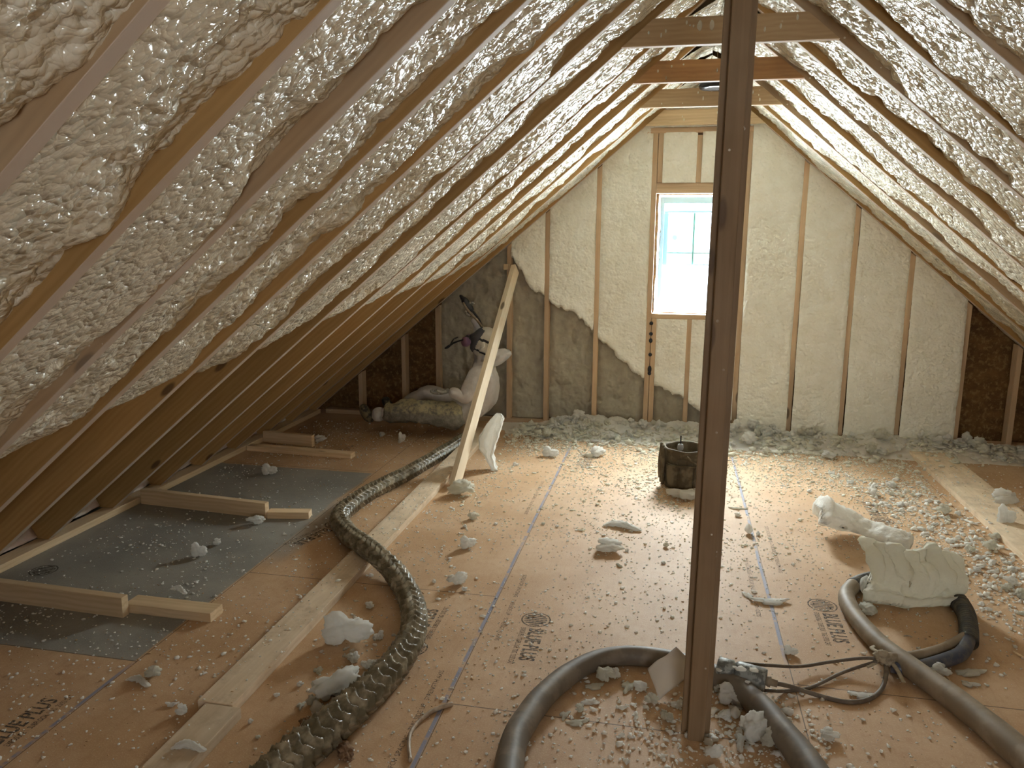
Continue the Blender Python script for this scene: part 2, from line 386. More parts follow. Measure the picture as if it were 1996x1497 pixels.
# collar ties
for k, (i, m_) in enumerate([(9, 'tie'), (11, 'tie_red'), (13, 'tie'), (15, 'pine')]):
    y = RY[i]-.020; z0 = [2.387, 2.392, 2.394, 2.40][k]; hgt = .112
    zc = z0+hgt/2; xl = PXR-(ZR-z0)/SL-.0; xr = PXR+(ZR-z0)/SL
    e = (-SL*0+0)
    o = board('collar_tie', (xl-.02, y, zc), (xr+.02, y, zc), .038, hgt, (0, 0, 1), M[m_],
              cut0=((xl+.004, y, z0), (-ST, 0, CT)), cut1=((xr-.004, y, z0), (ST, 0, CT)))
    lab = ['nearest and largest-looking horizontal collar tie with pale foam splashes under the peak', 'orange-brown stained collar tie, second behind the post from the camera', 'third collar tie back from the camera with faint grain lines', 'pale yellowish collar tie against the window wall'][k]
    tag(o, lab, 'collar tie', 'collar ties under the peak')
    # foam splashes on its near face are flat drips
    rr = random.Random(k)
    for _ in range([16, 6, 12, 6][k]):
        cx = rr.uniform(xl+.12, xr-.12); cz = z0+rr.uniform(.02, hgt-.02); a = rr.uniform(.002, .005); b = a*rr.uniform(1, 3.2)
        if k == 0 and _ < 2: cx = [.07, .12][_]; cz = z0+.075; a, b = .010, .022
        V = [(cx, y-.0225, cz)]+[(cx+a*cos(t_*pi/5), y-.0193, cz+b*sin(t_*pi/5)) for t_ in range(10)]
        d = pydata('foam_splash', V, [(0, 1+t_, 1+(t_+1) % 10) for t_ in range(10)], M['chunk_y'], smooth=True); d.parent = o; d.matrix_parent_inverse = o.matrix_world.inverted()

# ------------------------------------------------------------------ spray foam between rafters
def foam_bay(y0, y1, side, k, fine):
    n = Vector((side*ST, 0, CT))
    L = (ZR-.02)/ST
    s1 = ZR/ST+.13
    ym = (y0+y1)/2
    if side < 0: zend = float(np.interp(ym, [1.9, 2.4, 2.8, 3.3, 4.2, 6], [.80, .86, .96, .98, 1.12, 1.25])); s0 = max(0, (zend-.35)/ST)
    else: zend = -1; s0 = .25
    du = fine; nu = int((s1-s0)/du)+2; nv = int((y1-y0)/du)+3
    s = np.linspace(s0, s1, nu)[:, None]*np.ones((1, nv)); v = np.linspace(0, 1, nv)[None]*np.ones((nu, 1))
    y = y0-.001+v*(y1-y0+.002)
    a, b = s+side*50+k*13.7, y*1.0+k*5.1
    low = fbm(a*2.2, b*2.5, k=11); mid = fbm(a*7, b*7, k=31, o=3)
    wx = vnoise(a*9, b*9, k=3)*.35; wy = vnoise(a*9, b*9, k=5)*.35
    L1 = lobes(a*15+wx, b*17+wy, 41); L2 = lobes(a*33+wx*2, b*36+wy*2, 43); L3 = lobes(a*75, b*75, 47)
    # d = how far the foam stays above the rafters' lower edges
    edge = np.clip(v, 0, 1)
    d = .018+.020*low+.012*mid+.022*edge**2.5*(1+.8*vnoise(a*3.1, b*0+k, k=9))-.012*(1-edge)**3
    d = d-.020*L1-.014*L2-.004*L3+.020
    # splashes running along the bay: shallow grooves
    d += .006*np.sin(a*5+low*3)*np.sin(v*9+mid*2)
    z = s*ST
    t = np.clip((zend+.10-z)/.42, 0, 1)
    d = d+(RD-.03)*t**1.1*1.0
    tt = np.clip((s-(L-.32))/.32, 0, 1)**1.6                     # thicker at the peak
    d = np.clip(d-.06*tt, .004-.045*tt, RD-.001)
    X = PXR+side*(ZR/SL-s*CT)+n.x*d; Z = s*ST+n.z*d
    X = np.where((X-PXR)*side < .001, PXR+side*.001, X)
    V = np.stack([X, y, Z], -1).reshape(-1, 3)
    o = npmesh('spray_foam', V, grid_faces(nu, nv, flip=(side < 0)), M['foam_roof'])
    return o
for side in (-1, 1):
    sn = 'left' if side < 0 else 'right'
    for i in range(nR):
        if i < nR-1: y0, y1 = RY[i]+RT, RY[i+1]
        else: y0, y1 = RY[i]+RT, YB-.005
        if i == nR-1: y1 = YW+.05
        fine = .0062 if 2 <= i <= 8 else .0075
        if i < 2: fine = .012
        o = foam_bay(y0, y1, side, i, fine)
        if i == nR-1: lab = f'bright narrow foam strip of the {sn} slope right against the window wall'
        else: lab = f'spray foam between {ORD[nR-2-i]} and {ORD[nR-1-i]} rafters of {sn} slope counted from window wall'
        tag(o, lab, 'insulation', 'foam filled rafter bays')
# foam over the deck behind the camera and pink-white batts at the left eave
eave = plain('eave_batt', (.70, .58, .54), .9, .2, nz=.7, nc=(.82, .78, .74), scale=8, bump=.6)
for i in range(3, nR-1):
    y0, y1 = RY[i]+RT, RY[i+1]
    nu, nv = 14, 14
    u, v = np.meshgrid(np.linspace(0, 1, nu), np.linspace(0, 1, nv), indexing='ij')
    yy = y0+.002+v*(y1-y0-.004); zz = .04+u*.155
    xx = -3.13-.10*u-.012*lobes(zz*20, yy*20, i)+.03*fbm(zz*9, yy*9, k=i)*.5
    xx = np.maximum(xx, PXR-(ZR+dz-zz)/SL+.02)
    o = npmesh('eave_batt', np.stack([xx, yy, zz], -1).reshape(-1, 3), grid_faces(nu, nv), eave)
    so = o.modifiers.new('s', 'SOLIDIFY'); so.thickness = .03; so.offset = 0
    tag(o, f'pinkish insulation tuft at left eave between {ORD[nR-2-i]} and {ORD[nR-1-i]} rafters from window wall', 'insulation', 'eave insulation tufts')

# ------------------------------------------------------------------ left wall plate and short blocks on the floor
pl = board('floor_plate', (-3.085, 1.0, .019), (-3.085, YW-.02, .019), .09, .038, (0, 0, 1), M['pine'])
tag(pl, 'pale wooden plate along the floor under the feet of the left rafters', 'floor plate')
def floorboard(name, a, b, wd, t, z, mat, lab, cat, group=None, up=(0, 0, 1)):
    a = Vector((a[0], a[1], z+t/2)); b = Vector((b[0], b[1], z+t/2))
    return tag(board(name, a, b, wd, t, up, mat), lab, cat, group)
def blk(p0, p1, hgt, thick, z, lab, mat='pine'):
    """board standing on edge: near lower edge runs p0 -> p1"""
    a = Vector((p0[0], p0[1], 0)); b = Vector((p1[0], p1[1], 0)); ax = (b-a).normalized(); nrm = Vector((-ax.y, ax.x, 0))
    c = nrm*thick/2+Vector((0, 0, z+hgt/2))
    return tag(board('wood_block', a+c, b+c, thick, hgt, (0, 0, 1), M[mat]), lab, 'wood block', 'cut lumber blocks beside the left eave')
p = F(240, 1205); q_ = F(0, 1172)
dirn = (p-q_).normalized()
blk(p-dirn*.86, p, .089, .038, 0, 'upright lumber block nearest the camera at the left edge of the photo')
q2 = F(411, 1214); blk(F(243, 1194), q2, .040, .089, 0, 'low flat lumber block continuing the nearest upright block')
p = F(518, 1011); q_ = F(257, 978); q_ = Vector((-3.03, q_.y-.02, 0)) if q_.x < -3.03 else q_
blk(q_, p, .089, .038, 0, 'upright lumber block between the two grey floor patches')
blk(p+Vector((.008, .0, 0)), F(602, 1012), .038, .070, 0, 'short flat block at the end of the middle upright block')
a0 = F(475, 874); b0 = F(608, 874)
a1, b1 = F(475, 878), F(684, 895)
blk(Vector((-3.03, a1.y, 0)), b1, .038, .075, 0, 'long flat block farthest back near the left rafters')
blk(Vector((-3.03, a1.y+.24, 0)), F(606, 873)+Vector((0, .02, 0)), .089, .038, 0, 'upright lumber block standing behind the farthest flat block')

# long boards on the floor
floorboard('long_board', F(930, 870, .038).xy, F(450, 1398, .038).xy-Vector((.0, .0)), .14, .038, 0, M['dusty'], 'x', 'board')
LB = COL.objects['long_board']
bpy.data.objects.remove(LB)
xb = -1.436
o = floorboard('long_board', (xb, 6.0), (xb, 2.115), .130, .038, 0, M['dusty'], 'long pale board lying on the floor under the brace and the striped hose', 'board', 'boards laid on the floor')
o = floorboard('long_board', (xb+.035, 2.108), (xb+.03, .9), .130, .038, 0, M['dusty'], 'short dusty board butted to the near end of the long floor board', 'board', 'boards laid on the floor')
o = floorboard('long_board', (1.90, 6.02), (1.90, 3.95), .27, .034, 0, M['dusty'], 'wide board lying flat at the right side among foam scraps', 'board', 'boards laid on the floor')

# ------------------------------------------------------------------ far wall studs
def stud(x, z0, z1, lab, t=.038, wd=.089, cut=True, name='stud', y=YW, mat='stud'):
    z1 = min(z1, zu(x)+.02)
    c = ((x, y, zu(x)-.002), (ST if x > PXR else -ST, 0, CT)) if cut and z1 > zu(x)-.06 else None
    o = board(name, (x, y+wd/2, z0), (x, y+wd/2, z1+(.05 if c else 0)), t, wd, (0, 1, 0), M[mat], cut1=c, bev=.002)
    return tag(o, lab, 'stud', 'studs of the window wall')
STX = [(-2.66, 'short stud in the dark far left corner, nearest the eave'), (-2.255, 'short stud in the dark far left corner against the brown strand board'),
       (-1.945, 'stud at the left edge of the foam, behind the worker'), (-1.322, 'stud behind the top of the leaning brace'),
       (-1.005, 'stud with dark recessed foam at both sides, right of the leaning brace'), (-.595, 'tall stud midway between the leaning brace and the window'),
       (.955, 'first stud right of the tall post and the window'), (1.345, 'second stud right of the window, half covered by foam'),
       (1.755, 'third stud right of the window with a dark split'), (2.178, 'stud at the right edge of the foam beside bare brown board'), (2.555, 'last stud at the far right in front of bare brown board')]
for x, lab in STX: stud(x, .038, 3, lab)
stud(-.170, .038, 3, 'outer stud at the left side of the window')
stud(-.128, .038, WZ0-.04, 'trimmer stud under the left corner of the window')
stud(.535, .038, 3, 'stud at the right side of the window, half hidden by the post')
stud(.150, .038, WZ0-.04, 'cripple stud under the window sill', t=.036)
stud(.165, WZ1+.085, zu(.165)-.41, 'cripple stud above the window header')
stud(.44, WZ1+.085, zu(.165)-.41, 'cripple stud above the window, hidden mostly by the post')
stud(-.128, WZ1+.085, zu(-.128), 'upper trimmer stud above the left corner of the window')
def hboard(name, x0, x1, z, t, lab, wd=.089, y=YW, mat='stud'):
    return tag(board(name, (x0, y+wd/2, z), (x1, y+wd/2, z), wd, t, (0, 0, 1), M[mat], bev=.002), lab, 'framing board')
hboard('window_header', -.150, .515, WZ1+.06, .045, 'upper header board above the window')
hboard('window_header', -.150, .515, WZ1+.022, .034, 'lower header board directly above the window')
hboard('window_sill_board', -.150, .515, WZ0-.02, .036, 'rough sill board under the window')
hboard('wall_top_plate', -.25, .635, 2.375, .040, 'horizontal top plate under the collar tie at the window wall', y=YW-.003)
bp = board('bottom_plate', (-3.0, YW+.045, .019), (2.95, YW+.045, .019), .089, .038, (0, 0, 1), M['stud'])
tag(bp, 'bottom plate under the studs of the window wall', 'framing board')
# small black cable staples/marks between the two left window studs
blackp = plain('black_rubber', (.012, .012, .014), .5, .5)
for k, (zz, hh) in enumerate([(.885, .022), (.80, .022), (.745, .03), (.63, .022), (.51, .05), (.475, .022)]):
    bm = bmesh.new(); bmesh.ops.create_uvsphere(bm, u_segments=12, v_segments=8, radius=1)
    bmesh.ops.scale(bm, vec=(.015, .008, hh/2+.004), verts=bm.verts[:]); me = bpy.data.meshes.new('staple'); bm.to_mesh(me); bm.free()
    o = link('nail_plug', me, blackp, smooth=True); o.location = (-.149, YW-.002, zz)
    tag(o, 'small black plug in the seam between studs under the left window corner', 'plug', 'black plugs under the window corner')
# block nailed to the stud top beside the brace
o = board('scrap_block', (-1.335, YW-.03, 1.30), (-1.335, YW-.03, 1.345), .085, .04, (1, 0, 0), M['pine'])
o2 = board('nailer', (-1.322, YW-.02, 1.0), (-1.322, YW-.02, 1.40), .03, .03, (0, 1, 0), M['stud']); bpy.data.objects.remove(o2)
tag(o, 'small wooden block nailed to the stud near the head of the brace', 'wood block')

# ------------------------------------------------------------------ far wall foam
BX = np.array([-1.29, -1.16, -1.02, -.772, -.578, -.342, -.213, -.044, .165, .4]); BZ = np.array([1.384, 1.177, 1.066, .953, .748, .543, .442, .343, .245, .12])
def wall_bay(x0, x1, z0, z1f, lab, k, kind='light', step=.0085):
    nu = int((x1-x0)/step)+2; nv = int((np.max([z1f(x0), z1f(x1), z1f((x0+x1)/2)])-z0)/step)+2
    u, v = np.meshgrid(np.linspace(0, 1, nu), np.linspace(0, 1, nv), indexing='ij')
    x = x0+u*(x1-x0); zt = np.vectorize(z1f)(x); z = z0+v*(zt-z0)
    a, b = x+k*3.3, z+k*1.7
    low = fbm(a*3, b*3, k=61, o=3); wx = vnoise(a*12, b*12, k=3)*.4
    L1 = lobes(a*22+wx, b*30+wx, 71); L2 = lobes(a*52+wx, b*62, 73); L3 = lobes(a*11+wx, b*13+wx, 75)
    ed = np.minimum(u*(x1-x0), (1-u)*(x1-x0)); edge = np.clip(ed/.03, 0, 1)
    prd = -.004+.012*low+.013*L1+.008*L2+.010*L3*np.clip(1.2-z, 0, 1)
    if x1 > .9: prd = prd+.022*np.clip((.75-z)/.35, 0, 1)*(1 if x0 > .5 else 0)
    y_light = YW+.004-prd+.010*(1-edge)**2
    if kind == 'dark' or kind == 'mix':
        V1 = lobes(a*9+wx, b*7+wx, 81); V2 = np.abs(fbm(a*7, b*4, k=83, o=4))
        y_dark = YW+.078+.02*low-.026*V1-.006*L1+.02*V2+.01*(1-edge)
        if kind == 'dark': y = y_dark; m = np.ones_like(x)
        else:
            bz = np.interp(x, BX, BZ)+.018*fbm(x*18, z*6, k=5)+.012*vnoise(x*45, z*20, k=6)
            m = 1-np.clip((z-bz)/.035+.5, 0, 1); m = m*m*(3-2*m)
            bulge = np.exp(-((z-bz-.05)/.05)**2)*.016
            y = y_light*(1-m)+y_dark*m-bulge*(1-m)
    else: y = y_light; m = np.zeros_like(x)
    V = np.stack([x, y, z], -1).reshape(-1, 3); Fq = grid_faces(nu, nv)
    mats = [M['foam_wall'], M['foam_dark']]
    o = npmesh('spray_foam', V, Fq, mats)
    if kind != 'light':
        mv = m.reshape(-1); o.data.polygons.foreach_set('material_index', (mv[Fq].mean(1) > .6).astype(np.int32))
    tag(o, lab, 'insulation', 'foam panels of the window wall')
    return o
R = lambda x: zu(x)+.02
WT = lambda x: min(zu(x)+.02, 2.36)
wall_bay(-1.926, -1.341, .045, R, 'dull tan foam behind the worker, left of the brace stud', 1, 'dark')
wall_bay(-1.303, -1.024, .045, R, 'foam panel right of the brace stud, cream above and dark recessed below', 2, 'mix')
wall_bay(-.986, -.614, .045, R, 'foam panel between the two bare studs left of the window, diagonal edge across', 3, 'mix')
wall_bay(-.576, -.189, .045, R, 'tall foam panel at the immediate left of the window, dark lower corner', 4, 'mix')
wall_bay(-.109, .132, .045, lambda x: WZ0-.04, 'foam panel under the window left of the cripple stud', 5, 'mix')
wall_bay(.168, .516, .045, lambda x: WZ0-.04, 'foam panel under the window right of the cripple stud', 6, 'mix')
wall_bay(-.109, .146, WZ1+.083, WT, 'small square foam panel above the left half of the window', 7)
wall_bay(.184, .516, WZ1+.083, WT, 'foam panel above the right half of the window beside the post', 8)
wall_bay(.554, .936, .045, R, 'tall foam panel right of the window and the post', 9)
wall_bay(.974, 1.326, .045, R, 'second tall foam panel right of the window', 10)
wall_bay(1.364, 1.736, .045, R, 'third foam panel right of the window', 11)
wall_bay(1.774, 2.160, .045, R, 'right-hand foam panel beside the bare brown board', 12)
wall_bay(-.25, .63, 2.396, lambda x: zu(x)+.03, 'foam closing the peak above the top plate', 13)

# ------------------------------------------------------------------ window
vinyl = NT('window_vinyl', .4, .4); vinyl.col((.62, .84, .93))  # white vinyl; cyan glow of the sky put into its colour and translucency
tr = vinyl.n.new('ShaderNodeBsdfTranslucent'); tr.inputs[0].default_value = (.30, .78, 1.0, 1)
mx = vinyl.n.new('ShaderNodeMixShader'); mx.inputs[0].default_value = .035
vinyl.t.links.new(vinyl.b.outputs[0], mx.inputs[1]); vinyl.t.links.new(tr.outputs[0], mx.inputs[2])
vinyl.t.links.new(mx.outputs[0], vinyl.n['Material Output'].inputs[0]); M['vinyl'] = vinyl.m
teal = NT('window_grid', .4, .4); teal.col((.3, .7, .68))
tr = teal.n.new('ShaderNodeBsdfTranslucent'); tr.inputs[0].default_value = (.15, .85, .80, 1)
mx = teal.n.new('ShaderNodeMixShader'); mx.inputs[0].default_value = .022
teal.t.links.new(teal.b.outputs[0], mx.inputs[1]); teal.t.links.new(tr.outputs[0], mx.inputs[2])
teal.t.links.new(mx.outputs[0], teal.n['Material Output'].inputs[0]); M['teal'] = teal.m
gl = bpy.data.materials.new('window_glass'); gl.use_nodes = True; g_ = gl.node_tree; 
for n in list(g_.nodes): g_.nodes.remove(n)
go = g_.nodes.new('ShaderNodeOutputMaterial'); gt = g_.nodes.new('ShaderNodeBsdfTransparent'); gg = g_.nodes.new('ShaderNodeBsdfGlossy'); gm = g_.nodes.new('ShaderNodeMixShader')
gt.inputs[0].default_value = (.95, .98, .97, 1); gg.inputs['Roughness'].default_value = .02; gm.inputs[0].default_value = .06
g_.links.new(gt.outputs[0], gm.inputs[1]); g_.links.new(gg.outputs[0], gm.inputs[2]); g_.links.new(gm.outputs[0], go.inputs[0])
win = tag(empty('window_1', (.185, YB-.03, WZ0)), kind='structure')
def bars(name, lst, mat, parent, bev=.002):
    bm = bmesh.new()
    for b in lst: poly_box(bm, *b)
    bmesh.ops.bevel(bm, geom=bm.edges[:], offset=bev, segments=1, affect='EDGES')
    me = bpy.data.meshes.new(name); bm.to_mesh(me); bm.free()
    o = link(name, me, mat); o.parent = parent; o.matrix_parent_inverse = parent.matrix_basis.inverted(); return o
y0, y1 = YB-.055, YB+.01
fx0, fx1, fz0, fz1 = WX0+.012, WX1-.004, WZ0+.02, WZ1-.02
ft = .035
bars('window_frame', [(fx0, fx0+ft, y0, y1, fz0, fz1), (fx1-ft, fx1, y0, y1, fz0, fz1), (fx0+ft, fx1-ft, y0, y1, fz1-.05, fz1), (fx0+ft, fx1-ft, y0, y1, fz0, fz0+.012)], M['vinyl'], win)
ix0, ix1 = fx0+ft, fx1-ft
zt = Wp(1330, 413, YB-.02).z; zb = Wp(1330, 517, YB-.02).z; zm = Wp(1330, 493, YB-.02).z; zh = Wp(1330, 443, YB-.02).z
xm = Wp(1353, 440, YB-.02).x
up = bars('upper_sash', [(ix0, ix1, YB-.03, YB-.005, zt-.008, zt+.010), (ix0, ix0+.035, YB-.03, YB-.005, zb, zt-.008), (ix1-.035, ix1, YB-.03, YB-.005, zb, zt-.008), (ix0+.035, ix1-.035, YB-.03, YB-.005, zb, zb+.009)], M['vinyl'], win)
gr = bars('window_grid', [(xm-.008, xm+.008, YB-.024, YB-.012, zb+.009, zt-.008), (ix0+.035, ix1-.035, YB-.022, YB-.014, zm-.006, zm+.006), (ix0+.035, ix1-.035, YB-.021, YB-.015, zh-.003, zh+.003), (xm-.004, xm+.004, YB-.021, YB-.015, zt+.010, fz1-.05)], M['teal'], win)
gr['label'] = 'teal looking grid bars'
bars('window_pane', [(ix0, ix1, YB-.0045, YB-.0005, fz0+.012, fz1-.05)], gl, win, .0005)
p = Wp(1315, 463, YB-.028)
bm = bmesh.new(); bmesh.ops.create_cone(bm, segments=16, radius1=.022, radius2=.020, depth=.002, cap_ends=True); bmesh.ops.rotate(bm, matrix=Matrix.Rotation(pi/2, 3, 'X'), verts=bm.verts[:]); me = bpy.data.meshes.new('sticker'); bm.to_mesh(me); bm.free()
o = link('window_sticker', me, M['vinyl']); o.location = (p.x, YB-.008, p.z); o.parent = win; o.matrix_parent_inverse = win.matrix_basis.inverted()
# clear plastic sheet bunched at the left jamb
film = bpy.data.materials.new('clear_plastic'); film.use_nodes = True; b_ = film.node_tree.nodes['Principled BSDF']
b_.inputs['Base Color'].default_value = (.9, .93, .98, 1); b_.inputs['Roughness'].default_value = .15; b_.inputs['Alpha'].default_value = .38
nu, nv = 60, 14; u, v = np.meshgrid(np.linspace(0, 1, nu), np.linspace(0, 1, nv), indexing='ij')
zz = 1.90-u*.95; xx = -.125-.012*u+v*(.022+.012*u)+.006*fbm(u*9, v*3, k=2); yy = YW+.03+v*.08+.018*fbm(u*12, v*5, k=4)-.04*u*(1-v)
o = npmesh('plastic_sheet', np.stack([xx, yy, zz], -1).reshape(-1, 3), grid_faces(nu, nv), film); o.modifiers.new('s', 'SOLIDIFY').thickness = .0006
tag(o, 'clear crumpled plastic sheet hanging at the left jamb of the window', 'plastic sheet')

# ------------------------------------------------------------------ tall post and leaning brace
post = empty('post', (.13, 2.35, 0))
tag(post, 'tall two-board wooden post standing on the floor and rising out of the picture', 'post')
pb = F(1357, 1452); 
P0 = Vector((.136, 2.315, 0)); P1 = Vector((.158, 2.36, ZR+.0))
yz = (0, 1, 0)
def pboard(name, off0, off1, t, wd, up, z0, z1, mat):
    o = board(name, P0+Vector((*off0, z0)), P1+Vector((*off1, z1-P1.z)), t, wd, up, mat, bev=.003)
    o.parent = post; o.matrix_parent_inverse = Matrix.Translation(post.location).inverted(); return o
pboard('front_board', (0, 0), (0.0, 0), .052, .038, (0, 1, 0), 0, ZR, M['post'])
pboard('rear_board', (.0, .0385), (.0, .0385), .089, .038, (0, 1, 0), 0, ZR, M['post'])
# leaning brace
A = F(888, 938, .038); B = Wp(1004, 524, YW-.035)
ax = (B-A).normalized()
o = board('brace', A-ax*.06, B, .089, .038, Vector((.93, -.37, 0)), M['bright'], cut0=((0, 0, .0385), (0, 0, -1)))
tag(o, 'pale board leaning from the long floor board up to a stud of the window wall', 'brace')

# black disc near the peak
p = Wp(1389, 174, 5.2)
ob = empty('black_cap', (p.x+.02, 5.2, p.z)); tag(ob, 'black round cap hanging under the roof peak behind the orange-brown collar tie', 'cap')
def lathe(name, prof, mat, parent=None, n=32, loc=(0, 0, 0)):
    V = [(r*cos(2*pi*i/n), r*sin(2*pi*i/n), z) for r, z in prof for i in range(n)]
    Fc = [(j*n+i, j*n+(i+1) % n, (j+1)*n+(i+1) % n, (j+1)*n+i) for j in range(len(prof)-1) for i in range(n)]
    o = pydata(name, V, Fc, mat, parent, True); o.location = loc; return o
gloss = plain('gloss_black', (.01, .01, .014), .2, .5)
lathe('cap_dish', [(.0001, .004), (.055, .002), (.098, .004), (.106, .018), (.104, .034), (.085, .040), (.0001, .042)], gloss, ob)
lathe('hanger_wire', [(.0015, .04), (.0015, ZR+.05-p.z), (.0001, ZR+.05-p.z)], M['tie'], ob, 6)

# ------------------------------------------------------------------ hoses
def scale_disp(S_, T_, R_):
    q = S_/.046; a = 3.0*T_/(2*pi)*2
    tri = 2*np.abs((a % 1)-.5)
    ph = q-.62*tri+.06*np.sin(T_*2+S_*23)
    return R_*(.33*((ph % 1)**1.4)-.17)+R_*.03*np.sin(T_*3+S_*19)
def hosept(px, py, wpx, lift=0.0):
    # centre pixel and visible width in pixels -> centre point resting on the floor
    z = .05
    for _ in range(4):
        P = F(px, py, z+lift); dist = (P-O).length; r = wpx/2/FPX*dist*.985; z = r*.97
    return (P.x, P.y, z+lift, r)
hose_m = NT('scuffed_wrap', .30, .6)
_n = hose_m.noise(18, 4, .6); _n2 = hose_m.noise(3, 3)
hose_m.col(hose_m.mix(hose_m.ramp(_n, .4, .7), (.12, .098, .058), (.36, .31, .22)))
hose_m.bump(_n, .3, .002); M['hosewrap'] = hose_m.m
pts = [hosept(*a) for a in [(300, 1720, 90), (480, 1560, 76), (573, 1475, 70), (650, 1408, 64), (726, 1342, 58), (779, 1282, 51), (804, 1239, 47), (807, 1199, 45), (796, 1159, 42), (769, 1116, 40, .014), (740, 1086, 37, .036), (710, 1063, 36, .036), (686, 1047, 35, .012), (666, 1024, 34), (664, 1003, 33), (695, 976, 31), (736, 951, 29), (781, 929, 27), (826, 904, 24), (871, 877, 21), (905, 855, 19)]]
pts = [p[:3]+(max(p[3], .044),) for p in pts]
hp = empty('wrapped_hose', (pts[0][0], pts[0][1], 0)); bpy.data.objects.remove(hp)
o = tube('wrapped_hose', pts, M['hosewrap'], step=.004, nt=64, disp=scale_disp)
tag(o, 'thick spray hose in overlapping brown tape wrap, winding across the floor to the worker', 'hose')
gh = plain('dusty_hose', (.155, .125, .095), .55, .35, nz=.6, nc=(.26, .215, .165), scale=10, bump=.25)
gp = [hosept(*a) for a in [(1010, 1800, 72), (985, 1620, 60), (997, 1465, 51), (1030, 1395, 47), (1080, 1337, 42), (1145, 1294, 37), (1212, 1278, 35), (1290, 1284, 36), (1360, 1305, 40), (1430, 1336, 42), (1480, 1376, 45), (1520, 1422, 48), (1562, 1473, 51), (1620, 1560, 57), (1690, 1700, 66)]]
o = tube('grey_hose', gp, gh, step=.012, nt=32, disp=lambda s, t, r: r*.02*np.sin(s*31)*np.sin(t*2+s*3))
tag(o, 'plain dusty grey-brown hose looping behind the foot of the post', 'hose')
# right-hand hose loop
lp = empty('hose_loop', tuple(F(1720, 1290).xy)+(0,)); tag(lp, 'tan hose loop with black tape and a rag knot, at the right of the floor', 'hose')
def child(o, par): o.parent = par; o.matrix_parent_inverse = par.matrix_basis.inverted() if par.matrix_basis.is_identity is False else Matrix(); return o
tan = plain('tan_hose', (.24, .185, .125), .55, .35, nz=.6, nc=(.36, .29, .21), scale=12, bump=.3)
tape = plain('black_tape', (.018, .017, .018), .4, .5, nz=.7, nc=(.10, .085, .06), scale=25, bump=.6)
blue = plain('dark_blue_hose', (.045, .055, .09), .4, .5, nz=.5, nc=(.16, .14, .12), scale=25, bump=.3)
hp_ = [hosept(*a) for a in [(2260, 1700, 60), (2080, 1550, 52), (1990, 1470, 48), (1920, 1410, 44), (1850, 1355, 40), (1785, 1308, 37), (1725, 1264, 34), (1685, 1224, 31), (1658, 1187, 30), (1650, 1160, 28), (1662, 1142, 25)]]
child(tube('hose_tube', hp_, tan, step=.012, nt=28, disp=lambda s, t, r: r*.02*np.sin(s*27)), lp)
tp = [hosept(*a) for a in [(1662, 1142, 25), (1685, 1131, 23), (1715, 1127, 24), (1760, 1130, 24), (1820, 1145, 26), (1860, 1165, 28), (1882, 1195, 27), (1888, 1225, 27), (1888, 1252, 28)]]
def wrapd(s, t, r): return r*.10*((s/.02+t/(2*pi)) % 1)
c = child(tube('taped_section', tp, tape, step=.005, nt=28, disp=wrapd), lp); c['label'] = 'black taped section'
b1 = [hosept(*a) for a in [(1888, 1245, 24), (1875, 1275, 23), (1850, 1288, 23), (1800, 1302, 22), (1765, 1307, 21), (1735, 1304, 19)]]
c = child(tube('inner_hose', [(x, y, z+.008, r) for x, y, z, r in b1], blue, step=.01, nt=24), lp); c['label'] = 'dark blue inner hose'
b2 = [hosept(*a, .03) for a in [(1880, 1240, 14), (1840, 1262, 15), (1790, 1277, 17), (1750, 1283, 19), (1722, 1282, 20)]]
c = child(tube('inner_hose', b2, tan, step=.01, nt=24), lp); c['label'] = 'thin tan inner hose'
def bow(name, pts, mat, par, r=.006, lift=.006):
    P = [tuple(F(*a[:2], r+(a[2] if len(a) > 2 else 0)))+(r,) for a in pts]
    return child(tube(name, P, mat, step=.008, nt=10), par)
# rag knot
def blob(name, loc, sc, mat, parent=None, k=0, amp=.25, fr=3., sub=4, crumple=0):
    bm = bmesh.new(); bmesh.ops.create_icosphere(bm, subdivisions=sub, radius=1)
    co = np.array([v.co[:] for v in bm.verts]); n = fbm(co[:, 0]*fr+k*7, co[:, 1]*fr, co[:, 2]*fr, k=k, o=4)
    if crumple: n = n-crumple*np.abs(fbm(co[:, 0]*fr*1.5, co[:, 1]*fr*1.5, co[:, 2]*fr*1.5+k, k=k+9, o=3))
    co = co*(1+amp*n)[:, None]*np.array(sc)
    for v, c_ in zip(bm.verts, co): v.co = c_
    me = bpy.data.meshes.new(name); bm.to_mesh(me); bm.free()
    o = link(name, me, mat, None, True); o.location = loc
    if parent is not None: child(o, parent)
    return o
rag = plain('knot_rag', (.42, .36, .27), .9, .2, nz=.6, nc=(.25, .2, .14), scale=30, bump=.8)
kp = F(1723, 1282, .06)
c = blob('rag_knot', kp, (.035, .03, .028), rag, lp, 3, .35, 2.5, 4, .6); c['label'] = 'tan rag knot'
for a in ([(1722, 1275), (1745, 1300), (1762, 1330)], [(1722, 1280), (1705, 1292), (1690, 1300)], [(1728, 1280), (1700, 1262), (1745, 1258), (1762, 1275)]):
    P = [tuple(F(*q_, .055-.012*i))+(.011-.002*i,) for i, q_ in enumerate(a)]
    child(tube('rag_end', P, rag, step=.006, nt=10, flat=.5), lp)
